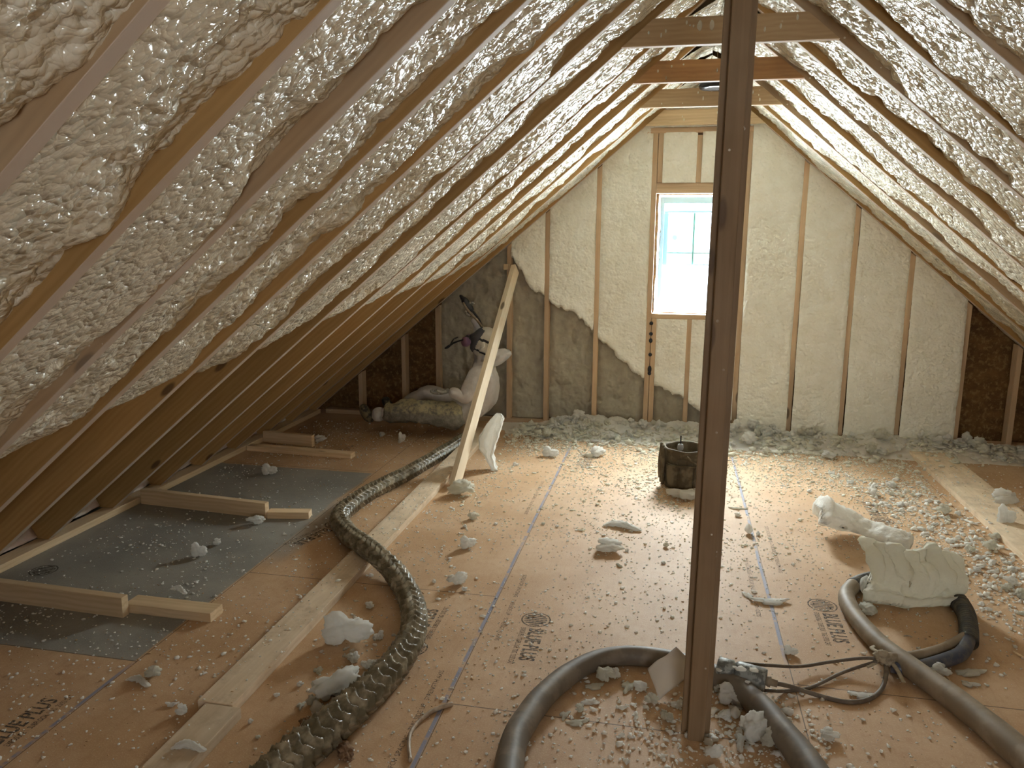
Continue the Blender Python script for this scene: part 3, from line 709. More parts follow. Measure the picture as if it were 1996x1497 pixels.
# coupling with cables
cp = empty('hose_coupling', tuple(F(1440, 1330).xy)+(0,)); tag(cp, 'grimy grey metal hose coupling with white foam specks lying right of the post', 'hose coupling')
grime = plain('grimy_metal', (.30, .31, .29), .5, .4, metal=.1, nz=.8, nc=(.07, .07, .065), scale=45, bump=.5)
a, b = F(1398, 1300, .075), F(1497, 1328, .065)
ab = (b-a); L = ab.length
def cyl_prof(name, pr, mat, par):
    P = [tuple(a+ab*t)+(r,) for t, r in pr]
    V = []; T = ab.normalized(); U = Vector((0, 0, 1)); U = (U-T*U.dot(T)).normalized(); B_ = T.cross(U); n = 28
    for x, y, z, r in P:
        for i in range(n): V.append(Vector((x, y, z))+(U*cos(i*2*pi/n)+B_*sin(i*2*pi/n))*r)
    Fc = [(j*n+i, j*n+(i+1) % n, (j+1)*n+(i+1) % n, (j+1)*n+i) for j in range(len(P)-1) for i in range(n)]
    return child(pydata(name, V, Fc, mat, None, True), par)
cyl_prof('coupling_body', [(.36, .0001), (.36, .036), (.42, .040), (.9, .041), (.96, .037), (.97, .0001)], grime, cp)
cyl_prof('coupling_collar', [(0, .0001), (0, .030), (.03, .037), (.30, .038), (.33, .032), (.36, .032), (.36, .0001)], grime, cp)
cyl_prof('hose_barb', [(.96, .014), (1.0, .018), (1.05, .018), (1.06, .012), (1.18, .012), (1.18, .0001)], tan, cp)
for k, (u_, v_, s_) in enumerate([(1447-3, 1303, .013), (1432, 1300, .006), (1402, 1306, .009), (1457, 1329, .007), (1462, 1316, .004), (1470, 1306, .012)]):
    q_ = F(u_, v_, .113 if k in (0, 1, 5) else .085); blob('foam_speck', q_, (s_*1.3, s_, s_*.6), M['chunk'], cp, k, .3, 2, 2)
cab = plain('thin_cable', (.13, .10, .075), .6, .3, nz=.5, nc=(.22, .18, .13), scale=30)
bow('cable', [(1440, 1292, .09), (1500, 1297, .06), (1560, 1299, .02), (1620, 1290, .02), (1680, 1283, .04), (1722, 1285, .05)], cab, cp)
bow('cable', [(1500, 1330, .055), (1540, 1338, .02), (1600, 1357), (1650, 1368), (1690, 1364), (1717, 1345), (1727, 1315, .02), (1726, 1290, .04)], cab, cp, .008)
bow('cable', [(1490, 1346, .03), (1530, 1347), (1580, 1340), (1640, 1312, .01), (1690, 1295, .03), (1722, 1287, .05)], cab, cp)
# bent strip on the floor
o = tube('bent_strip', [tuple(F(*a, .008))+(.0062,) for a in [(800, 1482), (797, 1455), (800, 1430), (815, 1408), (840, 1388), (862, 1378), (882, 1372)]], plain('strip_wood', (.45, .36, .27), .5, .4, nz=.5, nc=(.2, .14, .09), scale=30), step=.006, nt=10, flat=1.3)
tag(o, 'thin curved strip of casing lying on the floor between the two hoses', 'strip')
o = tube('wood_splinter', [tuple(F(*a, .006))+(.004,) for a in [(1975, 1270), (2010, 1290)]], M['pine'], step=.01, nt=8); tag(o, 'thin pale splinter on the floor at the right edge', 'splinter')
o = tube('wood_splinter', [tuple(F(*a, .006))+(.005,) for a in [(1845, 1318), (1868, 1352), (1925, 1395)]], M['pine'], step=.01, nt=8); tag(o, 'long thin strip of wood beside the tan hose', 'splinter')
# bark-like scraps
bark = plain('bark', (.16, .09, .05), .9, .2, nz=.6, nc=(.32, .2, .12), scale=60, bump=.8)
o = blob('bark_scrap', F(605, 1415, .012), (.05, .022, .010), bark, None, 5, .4); o.rotation_euler = (0, 0, -.7); tag(o, 'dark brown bark scrap left of the wrapped hose', 'scrap')
o = blob('bark_scrap', F(672, 1462, .012), (.045, .022, .012), bark, None, 8, .4); o.rotation_euler = (0, 0, -.9); tag(o, 'crumbly brown scrap right of the wrapped hose at the bottom edge', 'scrap')

# ------------------------------------------------------------------ tool bag
canvas = plain('dirty_canvas', (.11, .088, .058), .85, .25, nz=.7, nc=(.22, .18, .12), scale=14, bump=.6)
bagp = F(1334, 957); bag = empty('tool_bag', (bagp.x, bagp.y+.13, 0)); tag(bag, 'grimy round canvas tool bag with pockets, standing on the floor left of the post', 'tool bag')
n = 72; prof = [(.120, .0), (.140, .006), (.147, .05), (.146, .12), (.143, .20), (.142, .285), (.150, .298), (.150, .310), (.140, .312), (.134, .300), (.132, .10), (.13, .02), (.001, .02)]
V = []
for j, (r, z) in enumerate(prof):
    for i in range(n):
        t_ = 2*pi*i/n; rr = r*(1+.018*sin(7*t_+z*20)+.004*sin(17*t_+z*9)+(.03*sin(t_*2+z*12) if j < 9 else 0)); V.append((rr*.93*cos(t_), rr*.93*sin(t_), z*.82+(.002*sin(5*t_) if 5 <= j <= 9 else 0)))
Fc = [(j*n+i, j*n+(i+1) % n, (j+1)*n+(i+1) % n, (j+1)*n+i) for j in range(len(prof)-1) for i in range(n)]
c = pydata('bag_body', V, Fc, canvas, bag, True)
def arc_panel(name, a0, a1, r0, z0, z1, bul, th_=.006, k=0):
    nu, nv = 14, 12; V = []
    for i in range(nu):
        for j in range(nv):
            u_ = i/(nu-1); v_ = j/(nv-1); t_ = radians(a0+(a1-a0)*u_); r = r0+bul*sin(pi*u_)**.6*(.4+.6*v_)+.003*sin(u_*14+v_*5+k)
            V.append((r*.93*cos(t_), r*.93*sin(t_), .82*(z0+(z1-z0)*v_)+(.006*sin(pi*u_) if j == nv-1 else 0)))
    o = npmesh(name, np.array(V), grid_faces(nu, nv), canvas); o.parent = bag; o.modifiers.new('s', 'SOLIDIFY').thickness = th_; return o
arc_panel('pocket', -152, -108, .146, .02, .185, .018, k=1); arc_panel('pocket', -106, -70, .146, .02, .19, .02, k=2); arc_panel('pocket', -68, -30, .146, .02, .18, .018, k=3)
arc_panel('pocket', -112, -88, .146, .20, .245, .012, k=4); arc_panel('pocket', -205, -160, .146, .03, .22, .016, k=5)
arc_panel('flap', -150, -40, .150, .185, .198, .016, k=6)
for k, (a0, z0, z1) in enumerate([(-168, .05, .28), (-158, .03, .27), (-150, .02, .26)]):
    t_ = radians(a0); tube('strap', [(.160*cos(t_), .160*sin(t_), z0, .010), (.166*cos(t_+.05), .166*sin(t_+.05), (z0+z1)/2, .011), (.156*cos(t_), .156*sin(t_), z1, .009)], canvas, bag, step=.01, nt=10)
P = [(.15*cos(radians(x)), .15*sin(radians(x)), z, .009) for x, z in ((-88, .235), (-75, .20), (-55, .17), (-45, .17))]
tube('strap', [(x*1.12, y*1.12, z, r) for x, y, z, r in P], canvas, bag, step=.01, nt=10, flat=.6)
sd = empty('screwdriver', (bagp.x-.035, bagp.y+.10, .20)); tag(sd, 'dark long screwdriver standing up out of the canvas tool bag', 'screwdriver')
lathe('shaft', [(.004, .0), (.004, .07), (.0045, .072), (.0045, .13), (.0001, .132)], plain('dark_steel', (.06, .06, .065), .35, .5, metal=.8), sd, 10)
lathe('handle', [(.0001, .03), (.017, .04), (.020, .055), (.016, .075), (.0001, .08)], plain('grey_plastic', (.35, .35, .36), .4, .4), sd, 14)

# ------------------------------------------------------------------ foam scraps
def lump_mesh(name, seed, kind, mat, sub=3):
    rr = np.random.RandomState(seed); bm = bmesh.new()
    if kind == 'lump':           # cluster of knobbly balls fused to one body
        bmesh.ops.create_icosphere(bm, subdivisions=sub+1, radius=1)
        co = np.array([v.co[:] for v in bm.verts]); k = seed*3
        cen = rr.normal(size=(16, 3)); cen /= np.linalg.norm(cen, axis=1)[:, None]; rad = rr.uniform(.22, .55, 16)
        r = np.full(len(co), .62)
        for c_, ra in zip(cen, rad):
            dot = co@(c_*.72); disc = dot**2-(.72**2-ra**2); hit = (disc > 0) & (dot > 0)
            r = np.where(hit, np.maximum(r, dot+np.sqrt(np.maximum(disc, 0))), r)
        r = r*(1+.16*fbm(co[:, 0]*5, co[:, 1]*5, co[:, 2]*5, k=k)-.14*np.abs(fbm(co[:, 0]*3, co[:, 1]*3, co[:, 2]*3, k=k+5))); co = co*r[:, None]*np.array([1, rr.uniform(.6, .9), rr.uniform(.5, .75)])
    elif kind == 'flake':        # broken flat shard
        bmesh.ops.create_icosphere(bm, subdivisions=sub, radius=1)
        co = np.array([v.co[:] for v in bm.verts]); ang = np.arctan2(co[:, 1], co[:, 0])
        e = 1+.28*np.sin(ang*3+seed)+.18*np.sin(ang*5+seed*2)+.22*fbm(co[:, 0]*6, co[:, 1]*6, co[:, 2], k=seed)
        co = np.stack([co[:, 0]*e, co[:, 1]*e*.62, np.sign(co[:, 2])*np.abs(co[:, 2])**.6*.14+.22*(co[:, 0]**2-.5)*rr.uniform(-.6, 1)+.05*fbm(co[:, 0]*3, co[:, 1]*3, k=seed)], -1)
    elif kind == 'ball':
        bmesh.ops.create_icosphere(bm, subdivisions=sub-1, radius=1)
        co = np.array([v.co[:] for v in bm.verts]); co = co*(1+.22*fbm(co[:, 0]*2, co[:, 1]*2, co[:, 2]*2+seed, k=seed))[:, None]*.8
    else:                        # curl: bent strand
        bmesh.ops.create_icosphere(bm, subdivisions=sub+1, radius=1)
        co = np.array([v.co[:] for v in bm.verts]); x = co[:, 0]
        nn = 1+.6*fbm(co[:, 0]*5, co[:, 1]*3, co[:, 2]*3, k=seed)
        co = np.stack([x*1.15, co[:, 1]*.30*nn+.45*np.sin(x*2+seed), co[:, 2]*.24*nn+.12*np.cos(x*3)], -1)
    mn = co[:, 2].min(); co[:, 2] -= mn
    for v, c_ in zip(bm.verts, co): v.co = c_
    me = bpy.data.meshes.new(name); bm.to_mesh(me); bm.free(); me.materials.append(mat)
    me.polygons.foreach_set('use_smooth', [True]*len(me.polygons)); return me
PROTO = []
for i, (kd, mt) in enumerate([('lump', 'chunk'), ('lump', 'chunk'), ('lump', 'chunk_y'), ('lump', 'chunk'), ('lump', 'chunk_y'), ('flake', 'chunk'), ('flake', 'chunk_y'), ('flake', 'chunk'), ('curl', 'chunk'), ('curl', 'chunk_y'), ('ball', 'chunk'), ('lump', 'chunk')]):
    PROTO.append(lump_mesh('foam_scrap', i+1, kd, M[mt]))
LUMPS = [0, 1, 2, 3, 4, 11]; FLAKES = [5, 6, 7]; CURL = [8, 9]; BALL = [10]
def scrap(x, y, r, pi_, z=0., rz=0., sq=1., lab=None, cat='foam scrap', group=None, name='foam_scrap', tilt=0.):
    o = bpy.data.objects.new(name, PROTO[pi_]); COL.objects.link(o); o.location = (x, y, z-.002); o.scale = (r, r, r*sq); o.rotation_euler = (tilt, 0, rz)
    return tag(o, lab, cat, group)
# named single scraps
def big(px, py, wpx, pi_, lab, rz=0., sq=1., asp=1., tilt=0):
    p = F(px, py); r = wpx/2/FPX*(p-O).length
    o = scrap(p.x, p.y, r, pi_, rz=rz, sq=sq, lab=lab, tilt=tilt); o.scale = (r, r*asp, r*sq*.9); return o
big(675, 1252, 84, 0, 'white lumpy foam piece between the long floor board and the wrapped hose', .3, 1.0)
big(660, 1355, 92, 3, 'pile-like white foam lump nearest the wrapped hose at lower left', 1.0, .8)
big(900, 965, 52, 4, 'white foam lump at the foot of the leaning brace', .2, .8)
big(1072, 890, 30, 0, 'pair-like white foam lump left of the far chalk line', 0., 1)
big(1165, 888, 36, 1, 'white foam lump on the floor midway to the tool bag', 1, 1)
big(1335, 972, 52, 5, 'flat pale foam slab leaning at the foot of the tool bag', .3, 2.2, 1.2)
big(923, 1012, 22, 2, 'round foam ball left of the chalk line in the lit floor', 0, 1.2)
big(893, 1140, 40, 3, 'white foam lump right of the wrapped hose where it bends', .7, 1)
big(911, 1068, 30, 0, 'white foam lump beyond the wrapped hose bend near the chalk line', .7, 1.2)
big(1190, 1073, 62, 1, 'spread white foam lump in the middle of the floor', .2, .7)
big(1213, 1030, 62, 8, 'thin white foam strand in the middle of the floor', .2, .6)
big(1502, 1175, 54, 5, 'flat foam flake lying on the right chalk line', .1, .8, .7)
big(1459, 1040, 19, 10, 'smooth white foam ball on the right chalk line', 0, 1.2)
big(1540, 1275, 22, 0, 'small white foam lump beside the right chalk line near the cable', 0, 1.1)
big(1436, 992, 28, 6, 'brownish foam flake just right of the post', 0, .8, .5)
big(1686, 1160, 28, 10, 'smooth white egg-shaped foam ball inside the hose loop', .5, 1.5)
big(1712, 1150, 22, 0, 'small foam lump touching the big striped foam chunk inside the loop', .5, 1.3)
big(1690, 1195, 36, 2, 'ragged foam lump inside the left curve of the hose loop', .9, .9)
big(1957, 988, 44, 1, 'white foam lump on the wide board at the right edge', .2, 1.3)
big(1957, 1028, 26, 0, 'bright upright foam lump at the right edge below the wide board', .2, 2.2)
big(1829, 1322, 34, 11, 'foam lump in front of the dark blue inner hose', 0, 1.1)
big(1893, 1315, 44, 6, 'yellowish flat foam shard right of the dark blue hose', .4, 1.2, .6)
big(1890, 1335, 26, 7, 'small flat foam shard near the tan hose', 0, 1)
big(1616, 1440, 32, 11, 'foam lump between the two hoses near the bottom edge', .4, .8)
big(1475, 1410, 46, 6, 'smooth pale curved foam shard in front of the grey hose', 1.2, 3.2, 1.2, .3)
big(1680, 1358, 34, 5, 'small flat foam piece lying under the thin cables', 0, 1)
big(1125, 1410, 36, 6, 'yellowish flat foam shard inside the curve of the grey hose', .5, .8, .8)
big(525, 925, 26, 0, 'small white foam piece on the far grey floor patch', .3, 1.2)
big(388, 1085, 26, 0, 'white foam piece casting a shadow on the near grey floor patch', .3, 1.5)
big(425, 1062, 16, 1, 'small white foam ball beside the piece on the near grey patch', .3, 1.5)
big(500, 1022, 30, 3, 'foam crumbs cluster at the end of the middle block', .3, .9)
big(350, 1170, 34, 8, 'white foam strand lying on the nearest low block', .1, 1.).location.z += .038
big(625, 860, 26, 1, 'white foam lump on the dark floor behind the blocks', 1, .9)
big(783, 862, 14, 0, 'small upright white foam piece in front of the worker legs', 1, 2.2)
big(745, 850, 14, 1, 'tiny white foam piece in front of the worker knee', 1, 1.2)
big(270, 1332, 44, 8, 'thin white foam strand on the floor at lower left', .2, .7)
big(300, 1320, 26, 4, 'cream foam lump next to the thin strand at lower left', .2, 1.1)
big(335, 1375, 18, 5, 'star-shaped white foam bit at lower left', .2, 2)
big(357, 1392, 24, 1, 'cream foam ball beside the near floor board', .2, 1.5)
big(370, 1484, 50, 8, 'white foam strand at the bottom edge on the near floor board', .5, .9).location.z += .038

rq = random.Random(21)
for k in range(16):
    p = F((660, 655, 700, 640)[k % 4]+rq.uniform(-32, 32), (1352, 1362, 1300, 1385)[k % 4]+rq.uniform(-14, 14))
    scrap(p.x, p.y, rq.uniform(.012, .026), rq.choice([0, 1, 3, 4, 11, 10]), rz=rq.uniform(0, 6), sq=1.1, lab='small white foam lump in the loose pile left of the wrapped hose', group='small foam pile left of the wrapped hose')
# foam heap at the post foot
for k, a in enumerate([(1425, 1372, 46, 0), (1405, 1350, 34, 1), (1452, 1380, 36, 2), (1470, 1440, 60, 3), (1440, 1452, 40, 8), (1505, 1455, 40, 4), (1490, 1425, 30, 11), (1455, 1425, 24, 0), (1412, 1402, 28, 1), (1432, 1400, 22, 10), (1392, 1478, 34, 3), (1530, 1475, 30, 0), (1245, 1345, 30, 1), (1225, 1340, 34, 6), (1180, 1325, 36, 2), (1160, 1340, 30, 6), (1200, 1322, 24, 3), (1150, 1370, 26, 5), (1100, 1395, 24, 6), (1270, 1372, 24, 4), (1130, 1385, 20, 2), (1300, 1405, 24, 2), (1320, 1380, 20, 0)]):
    p = F(*a[:2]); r = a[2]/2/FPX*(p-O).length
    scrap(p.x, p.y, r, a[3], rz=k*1.3, sq=1.1, lab='cream foam scrap lying beside the foot of the tall post and the grey hose', group='foam scraps around the foot of the post')

# big chunks
def sheet_solid(name, fn, nu, nv, th, mat, seed, jag=.008):
    """closed slab: fn(u,v)->centre point; thickness th(u,v) along local normal"""
    u, v = np.meshgrid(np.linspace(0, 1, nu), np.linspace(0, 1, nv), indexing='ij'); P = fn(u, v); T = th(u, v)
    du = np.gradient(P, axis=0); dv = np.gradient(P, axis=1); N = np.cross(du, dv); N /= np.linalg.norm(N, axis=-1)[..., None]+1e-9
    e = np.minimum(np.minimum(u, 1-u)*nu/3, np.minimum(v, 1-v)*nv/3); e = np.clip(e, 0, 1)**.5
    ns = fbm(P[..., 0]*22, P[..., 1]*22, P[..., 2]*22, k=seed); nb = lobes(u*nu/7, v*nv/7, seed)
    P = P+(.012*fbm(P[..., 0]*9, P[..., 1]*9, P[..., 2]*9, k=seed+3))[..., None]*np.array([1, .6, .4]); A_ = P+N*(T*.5*e+jag*ns+.007*nb)[..., None]; B_ = P-N*(T*.5*e+jag*ns)[..., None]
    V = np.vstack([A_.reshape(-1, 3), B_.reshape(-1, 3)]); f1 = grid_faces(nu, nv); f2 = grid_faces(nu, nv, nu*nv, True)
    per = [i*nv for i in range(nu)]+[(nu-1)*nv+j for j in range(1, nv)]+[i*nv+nv-1 for i in range(nu-2, -1, -1)]+[j for j in range(nv-2, 0, -1)]
    n_ = len(per); o2 = nu*nv; f3 = np.array([(per[(i+1) % n_], per[i], per[i]+o2, per[(i+1) % n_]+o2) for i in range(n_)])
    return npmesh(name, V, np.vstack([f1, f2, f3[:, ::-1]]), mat)
# striped chunk (nearer): a thick slab standing, arched face towards the camera
pc = F(1790, 1205); dcm = (pc-O).length/FPX
def fnB(u, v):
    x = (u-.5)*.40+.03*np.sin(v*3); z = .012+v*(.195+.05*(1-u)+.014*np.sin(u*11)+.012*np.sin(u*29)+.01*np.sin(u*47))-.0*u; y = .10*(v**1.3)+.05*np.abs(u-.45)*2+.02*np.sin(v*8)
    return np.stack([x, y, z], -1)
o = sheet_solid('foam_chunk', fnB, 60, 44, lambda u, v: .085*(1-.5*v)+.034*np.abs(np.sin(v*7.5+u*1.2+.4*np.sin(u*7)))-.004*np.sin(v*40), M['chunk_y'], 3, .011)
o.location = (pc.x+.0, pc.y+.06, 0); o.rotation_euler = (0, 0, .12)
tag(o, 'big cream foam chunk with ridged face lying over the hose loop', 'foam chunk')
pc = F(1685, 1073)
def fnA(u, v):
    x = (u-.5)*.44+.02*np.sin(v*5); z = .02+.105*(1-np.abs(v-.35))+.12*np.clip(.55-u, 0, 1)*(.4+v)-.03*u; y = (v-.5)*.24+.05*np.sin(u*5); return np.stack([x, y, np.maximum(z-.02, .012)], -1)
o = sheet_solid('foam_chunk', fnA, 64, 40, lambda u, v: .045+.13*np.clip(.55-u, 0, 1)+.01*np.sin(u*9+v*3), M['chunk'], 8)
o.location = (pc.x, pc.y+.12, 0.012); o.rotation_euler = (0, 0, -.18)
tag(o, 'big jagged foam chunk with a smooth white slab, behind the ridged chunk', 'foam chunk')
CY = F(962, 915).y
cl = [(972, 812, 16), (962, 832, 28), (950, 858, 34), (946, 880, 30), (955, 900, 22), (967, 914, 12)]
def fnC(u, v):
    k = u*5.; px_ = np.interp(k, range(6), [c[0] for c in cl]); py_ = np.interp(k, range(6), [c[1] for c in cl]); wd_ = np.interp(k, range(6), [c[2] for c in cl])
    out = np.zeros(u.shape+(3,))
    for i_ in np.ndindex(u.shape):
        w0 = (v[i_]-.5)*wd_[i_]; p_ = Wp(px_[i_]+w0, py_[i_]+w0*.35, CY); out[i_] = (p_.x, CY+.10*(1-u[i_])-1.2*(w0/300)*(v[i_]-.2)*2, max(p_.z, .012))
    return out
o = sheet_solid('foam_chunk', fnC, 44, 20, lambda u, v: .022+.02*(v > .8), M['chunk'], 12, .005)
tag(o, 'tall curled white foam strip standing beside the leaning brace', 'foam chunk')
# sheet of pale paper at the post foot
pc = F(1292, 1366)
a_, b_2, c_2, d_2 = F(1285, 1365, .004), F(1262, 1302, .06), F(1318, 1262, .135), F(1362, 1300, .06)
nu = nv = 16; V = []
for i in range(nu):
    for j in range(nv):
        u_, v_ = i/(nu-1), j/(nv-1)
        P = a_*(1-u_)*(1-v_)+b_2*(1-u_)*v_+c_2*u_*v_+d_2*u_*(1-v_); V.append(P+Vector((0, 0, .012*sin(pi*u_)*sin(pi*v_)+.003*sin(u_*9+v_*5))))
o = npmesh('plastic_flap', np.array(V), grid_faces(nu, nv), plain('milky_plastic', (.62, .56, .49), .35, .5)); o.modifiers.new('s', 'SOLIDIFY').thickness = .0015
tag(o, 'milky square sheet leaning on the grey hose behind the foot of the post', 'sheet')

# scraps scattered over the lit floor, heap along the window wall
rng = np.random.RandomState(7)
def heap_h(x, y):
    """height of the crumb heap along the window wall"""
    t = np.clip(1-(YW-.02-y)/.52, 0, 1); along = np.interp(x, [-1.5, -1.05, -.8, 0, .5, 1.2, 2.0, 2.5, 2.9], [.0, .25, 1, .8, .9, .75, .9, .6, .3])
    return .085*t**1.3*along
hx = np.linspace(-1.5, 2.95, 500); hy = np.linspace(YW-.62, YW+.0, 80); Xg, Yg = np.meshgrid(hx, hy, indexing='ij')
Hh = heap_h(Xg, Yg); msk = Hh > .004
Zg = Hh*(.35+.5*lobes(Xg*17, Yg*17, 3)+.28*lobes(Xg*34, Yg*34, 5)+.35*fbm(Xg*5, Yg*5, k=6))-.004
o = npmesh('foam_debris', np.stack([Xg, Yg, Zg], -1).reshape(-1, 3), grid_faces(500, 80), M['chunk']); tag(o, 'heaped foam debris along the foot of the window wall', 'debris', kind='stuff')
labA = 'loose cream foam scrap in the heap along the foot of the window wall'
labB = 'small white foam scrap scattered on the lit middle of the floor'
labC = 'white foam scrap in the trail beside the wide board at the right'
labD = 'small foam scrap on the floor between the long board and the wrapped hose'
cnt = 0
for i in range(120):
    x = rng.uniform(-1.15, 2.8); y = YW-.06-abs(rng.normal())*.24
    if y < YW-.8: y = YW-.3
    r = rng.choice([.024, .032, .042, .055], p=[.25, .35, .25, .15])*rng.uniform(.8, 1.25)
    h = float(heap_h(np.array(x), np.array(y)))
    scrap(x, y, r, int(rng.choice(LUMPS+FLAKES+CURL+LUMPS)), z=max(0, h*1.0+.004), rz=rng.uniform(0, 6), sq=rng.uniform(.7, 1.3), lab=labA, group='foam scraps along the window wall')
def free(x, y):
    if -1.52 < x < -1.34: return False
    if abs(x-.15) < .08 and abs(y-2.33) < .08: return False
    if 1.74 < x < 2.06: return False
    for p in pts[::1]:
        if (x-p[0])**2+(y-p[1])**2 < .011: return False
    for p in gp+hp_+tp:
        if (x-p[0])**2+(y-p[1])**2 < .005: return False
    return True
n = 0
while n < 45:
    x = rng.uniform(-1.2, 1.6); y = 2.2+3.5*rng.beta(2.4, 1.1)
    if not free(x, y): continue
    r = rng.choice([.011, .015, .020, .027], p=[.4, .3, .2, .1])
    scrap(x, y, r, int(rng.choice(LUMPS+FLAKES+CURL)), rz=rng.uniform(0, 6), sq=rng.uniform(.7, 1.2), lab=labB, group='foam scraps on the middle floor'); n += 1
n = 0
TR = [(1.35, 5.3), (1.5, 4.7), (1.6, 4.1), (1.62, 3.6), (1.72, 3.2), (1.75, 2.8), (1.65, 2.5)]
while n < 45:
    k = rng.uniform(0, len(TR)-1.001); i = int(k); f_ = k-i
    x = TR[i][0]*(1-f_)+TR[i+1][0]*f_+rng.normal()*.11; y = TR[i][1]*(1-f_)+TR[i+1][1]*f_+rng.normal()*.08
    if y < 2.75 and x < 1.45: continue
    if not free(x, y): continue
    r = rng.choice([.014, .020, .028, .036], p=[.3, .35, .25, .1])
    scrap(x, y, r, int(rng.choice(LUMPS+CURL+LUMPS)), rz=rng.uniform(0, 6), sq=rng.uniform(.8, 1.3), lab=labC, group='foam scraps in the right-hand trail'); n += 1
n = 0
while n < 24:
    x = rng.uniform(-1.3, -.95); y = rng.uniform(2.0, 3.3)
    if not free(x, y): continue
    r = rng.choice([.009, .013, .020], p=[.4, .4, .2])
    scrap(x, y, r, int(rng.choice(LUMPS+FLAKES)), rz=rng.uniform(0, 6), sq=rng.uniform(.8, 1.3), lab=labD, group='foam scraps left of the wrapped hose'); n += 1

# crumbs: uncountable, one object per look
ico = bmesh.new(); bmesh.ops.create_icosphere(ico, subdivisions=1, radius=1); IV = np.array([v.co[:] for v in ico.verts]); IF = np.array([[v.index for v in f.verts] for f in ico.faces]); ico.free()
def crumbs(name, XYZR, mat, lab, flat=.6, seed=0):
    r_ = np.random.RandomState(seed); N = len(XYZR); 
    A_ = IV[None]*(1+.35*r_.normal(size=(N, len(IV), 1)))*r_.uniform(.6, 1.25, (N, 1, 3))*np.array([1, 1, flat]); th_ = r_.uniform(0, 2*pi, N)
    c_, s_ = np.cos(th_), np.sin(th_); x = A_[..., 0]*c_[:, None]-A_[..., 1]*s_[:, None]; y = A_[..., 0]*s_[:, None]+A_[..., 1]*c_[:, None]
    V = np.stack([x, y, A_[..., 2]], -1)*XYZR[:, None, 3:4]+XYZR[:, None, :3]
    Fq = (IF[None]+np.arange(N)[:, None, None]*len(IV)).reshape(-1, 3)
    o = npmesh(name, V.reshape(-1, 3), Fq, mat, smooth=False); tag(o, lab, 'debris', kind='stuff')
def field(N, xf, yf, rs, seed, heap=False):
    r_ = np.random.RandomState(seed); x = xf(r_, N); y = yf(r_, N); r = rs[0]*np.exp(r_.normal(size=N)*rs[1]); r = np.clip(r, .0012, rs[2])
    cl = fbm(x*2.3, y*2.3, k=77, o=3); keep = r_.uniform(-.9, .9, N) < cl+.25
    z = r*.35
    if heap: z = z+heap_h(x, y)*.85
    onb = ((x > -1.50) & (x < -1.36) & (y < 6.0)); z = np.where(onb, z+.038, z)
    onb = ((x > 1.765) & (x < 2.035) & (y < 6.02) & (y > 3.95)); z = np.where(onb, z+.034, z)
    A_ = np.stack([x, y, z, r], -1)[keep]; return A_
U = lambda a, b: (lambda r_, N: r_.uniform(a, b, N))
A1 = field(22000, U(-2.95, 2.9), U(1.5, 6.1), (.0035, .42, .011), 1)
A2 = field(15000, U(-1.2, 1.7), lambda r_, N: 3.6+2.6*r_.beta(2.2, 1, N), (.0042, .45, .014), 2)
A3 = field(3000, U(-1.25, 2.85), lambda r_, N: YW-.05-np.abs(r_.normal(size=N))*.30, (.0125, .45, .030), 3, True)
k_ = np.random.RandomState(5).uniform(0, len(TR)-1.001, 3200); ki = k_.astype(int); kf = k_-ki; TA = np.array(TR)
r5 = np.random.RandomState(6); tx = TA[ki, 0]*(1-kf)+TA[ki+1, 0]*kf+r5.normal(size=3200)*.17; ty = TA[ki, 1]*(1-kf)+TA[ki+1, 1]*kf+r5.normal(size=3200)*.12
A4 = np.stack([tx, ty, np.full(3200, .004), np.clip(.006*np.exp(r5.normal(size=3200)*.5), .002, .018)], -1); A4[:, 2] = A4[:, 3]*.4
r6 = np.random.RandomState(9); px_ = .17+r6.normal(size=800)*.22; py_ = 2.35+r6.normal(size=800)*.14
A5 = np.stack([px_, py_, np.full(800, .004), np.clip(.005*np.exp(r6.normal(size=800)*.5), .002, .016)], -1)
crumbs('foam_crumbs', np.vstack([A1, A4, A5]), M['chunk'], 'fine white foam crumbs strewn over the whole floor', .6, 1)
crumbs('foam_crumbs', np.vstack([A2, A3]), M['chunk_y'], 'cream foam crumbs thick on the floor near the window wall', .6, 2)
saw = plain('sawdust', (.50, .32, .17), .9, .2, nz=.6, nc=(.72, .54, .36), scale=60)
B1 = field(5500, U(-2.9, 2.8), U(1.5, 5.6), (.0026, .35, .006), 11)
crumbs('wood_chips', B1, saw, 'small brown wood chips and sawdust strewn over the floor', .4, 3)

# ------------------------------------------------------------------ printed stamps on the subfloor
ink = NT('stamp_ink', .8, .2); ink.col((.085, .075, .065))
im = ink.n.new('ShaderNodeBsdfTransparent'); imx = ink.n.new('ShaderNodeMixShader'); ink.t.links.new(ink.ramp(ink.noise(90, 3, .7), .35, .6, .25, .9), imx.inputs[0])
ink.t.links.new(im.outputs[0], imx.inputs[1]); ink.t.links.new(ink.b.outputs[0], imx.inputs[2]); ink.t.links.new(imx.outputs[0], ink.n['Material Output'].inputs[0])
dg = lambda: bpy.context.evaluated_depsgraph_get()
def text_mesh(s, size, bold=0.):
    cu = bpy.data.curves.new('t', 'FONT'); cu.body = s; cu.size = size; cu.offset = bold; cu.resolution_u = 3
    o = bpy.data.objects.new('t', cu); COL.objects.link(o); me = bpy.data.meshes.new_from_object(o.evaluated_get(dg())); bpy.data.objects.remove(o)
    a = np.array([v.co[:] for v in me.vertices]); f = [list(p.vertices) for p in me.polygons]; bpy.data.meshes.remove(me); return a, f
TB = text_mesh('BLUE PLUS', .085, .0022); TS = text_mesh('EXPOSURE 1  SUBFLOOR  T&G  23/32 CAT', .030, .0004)
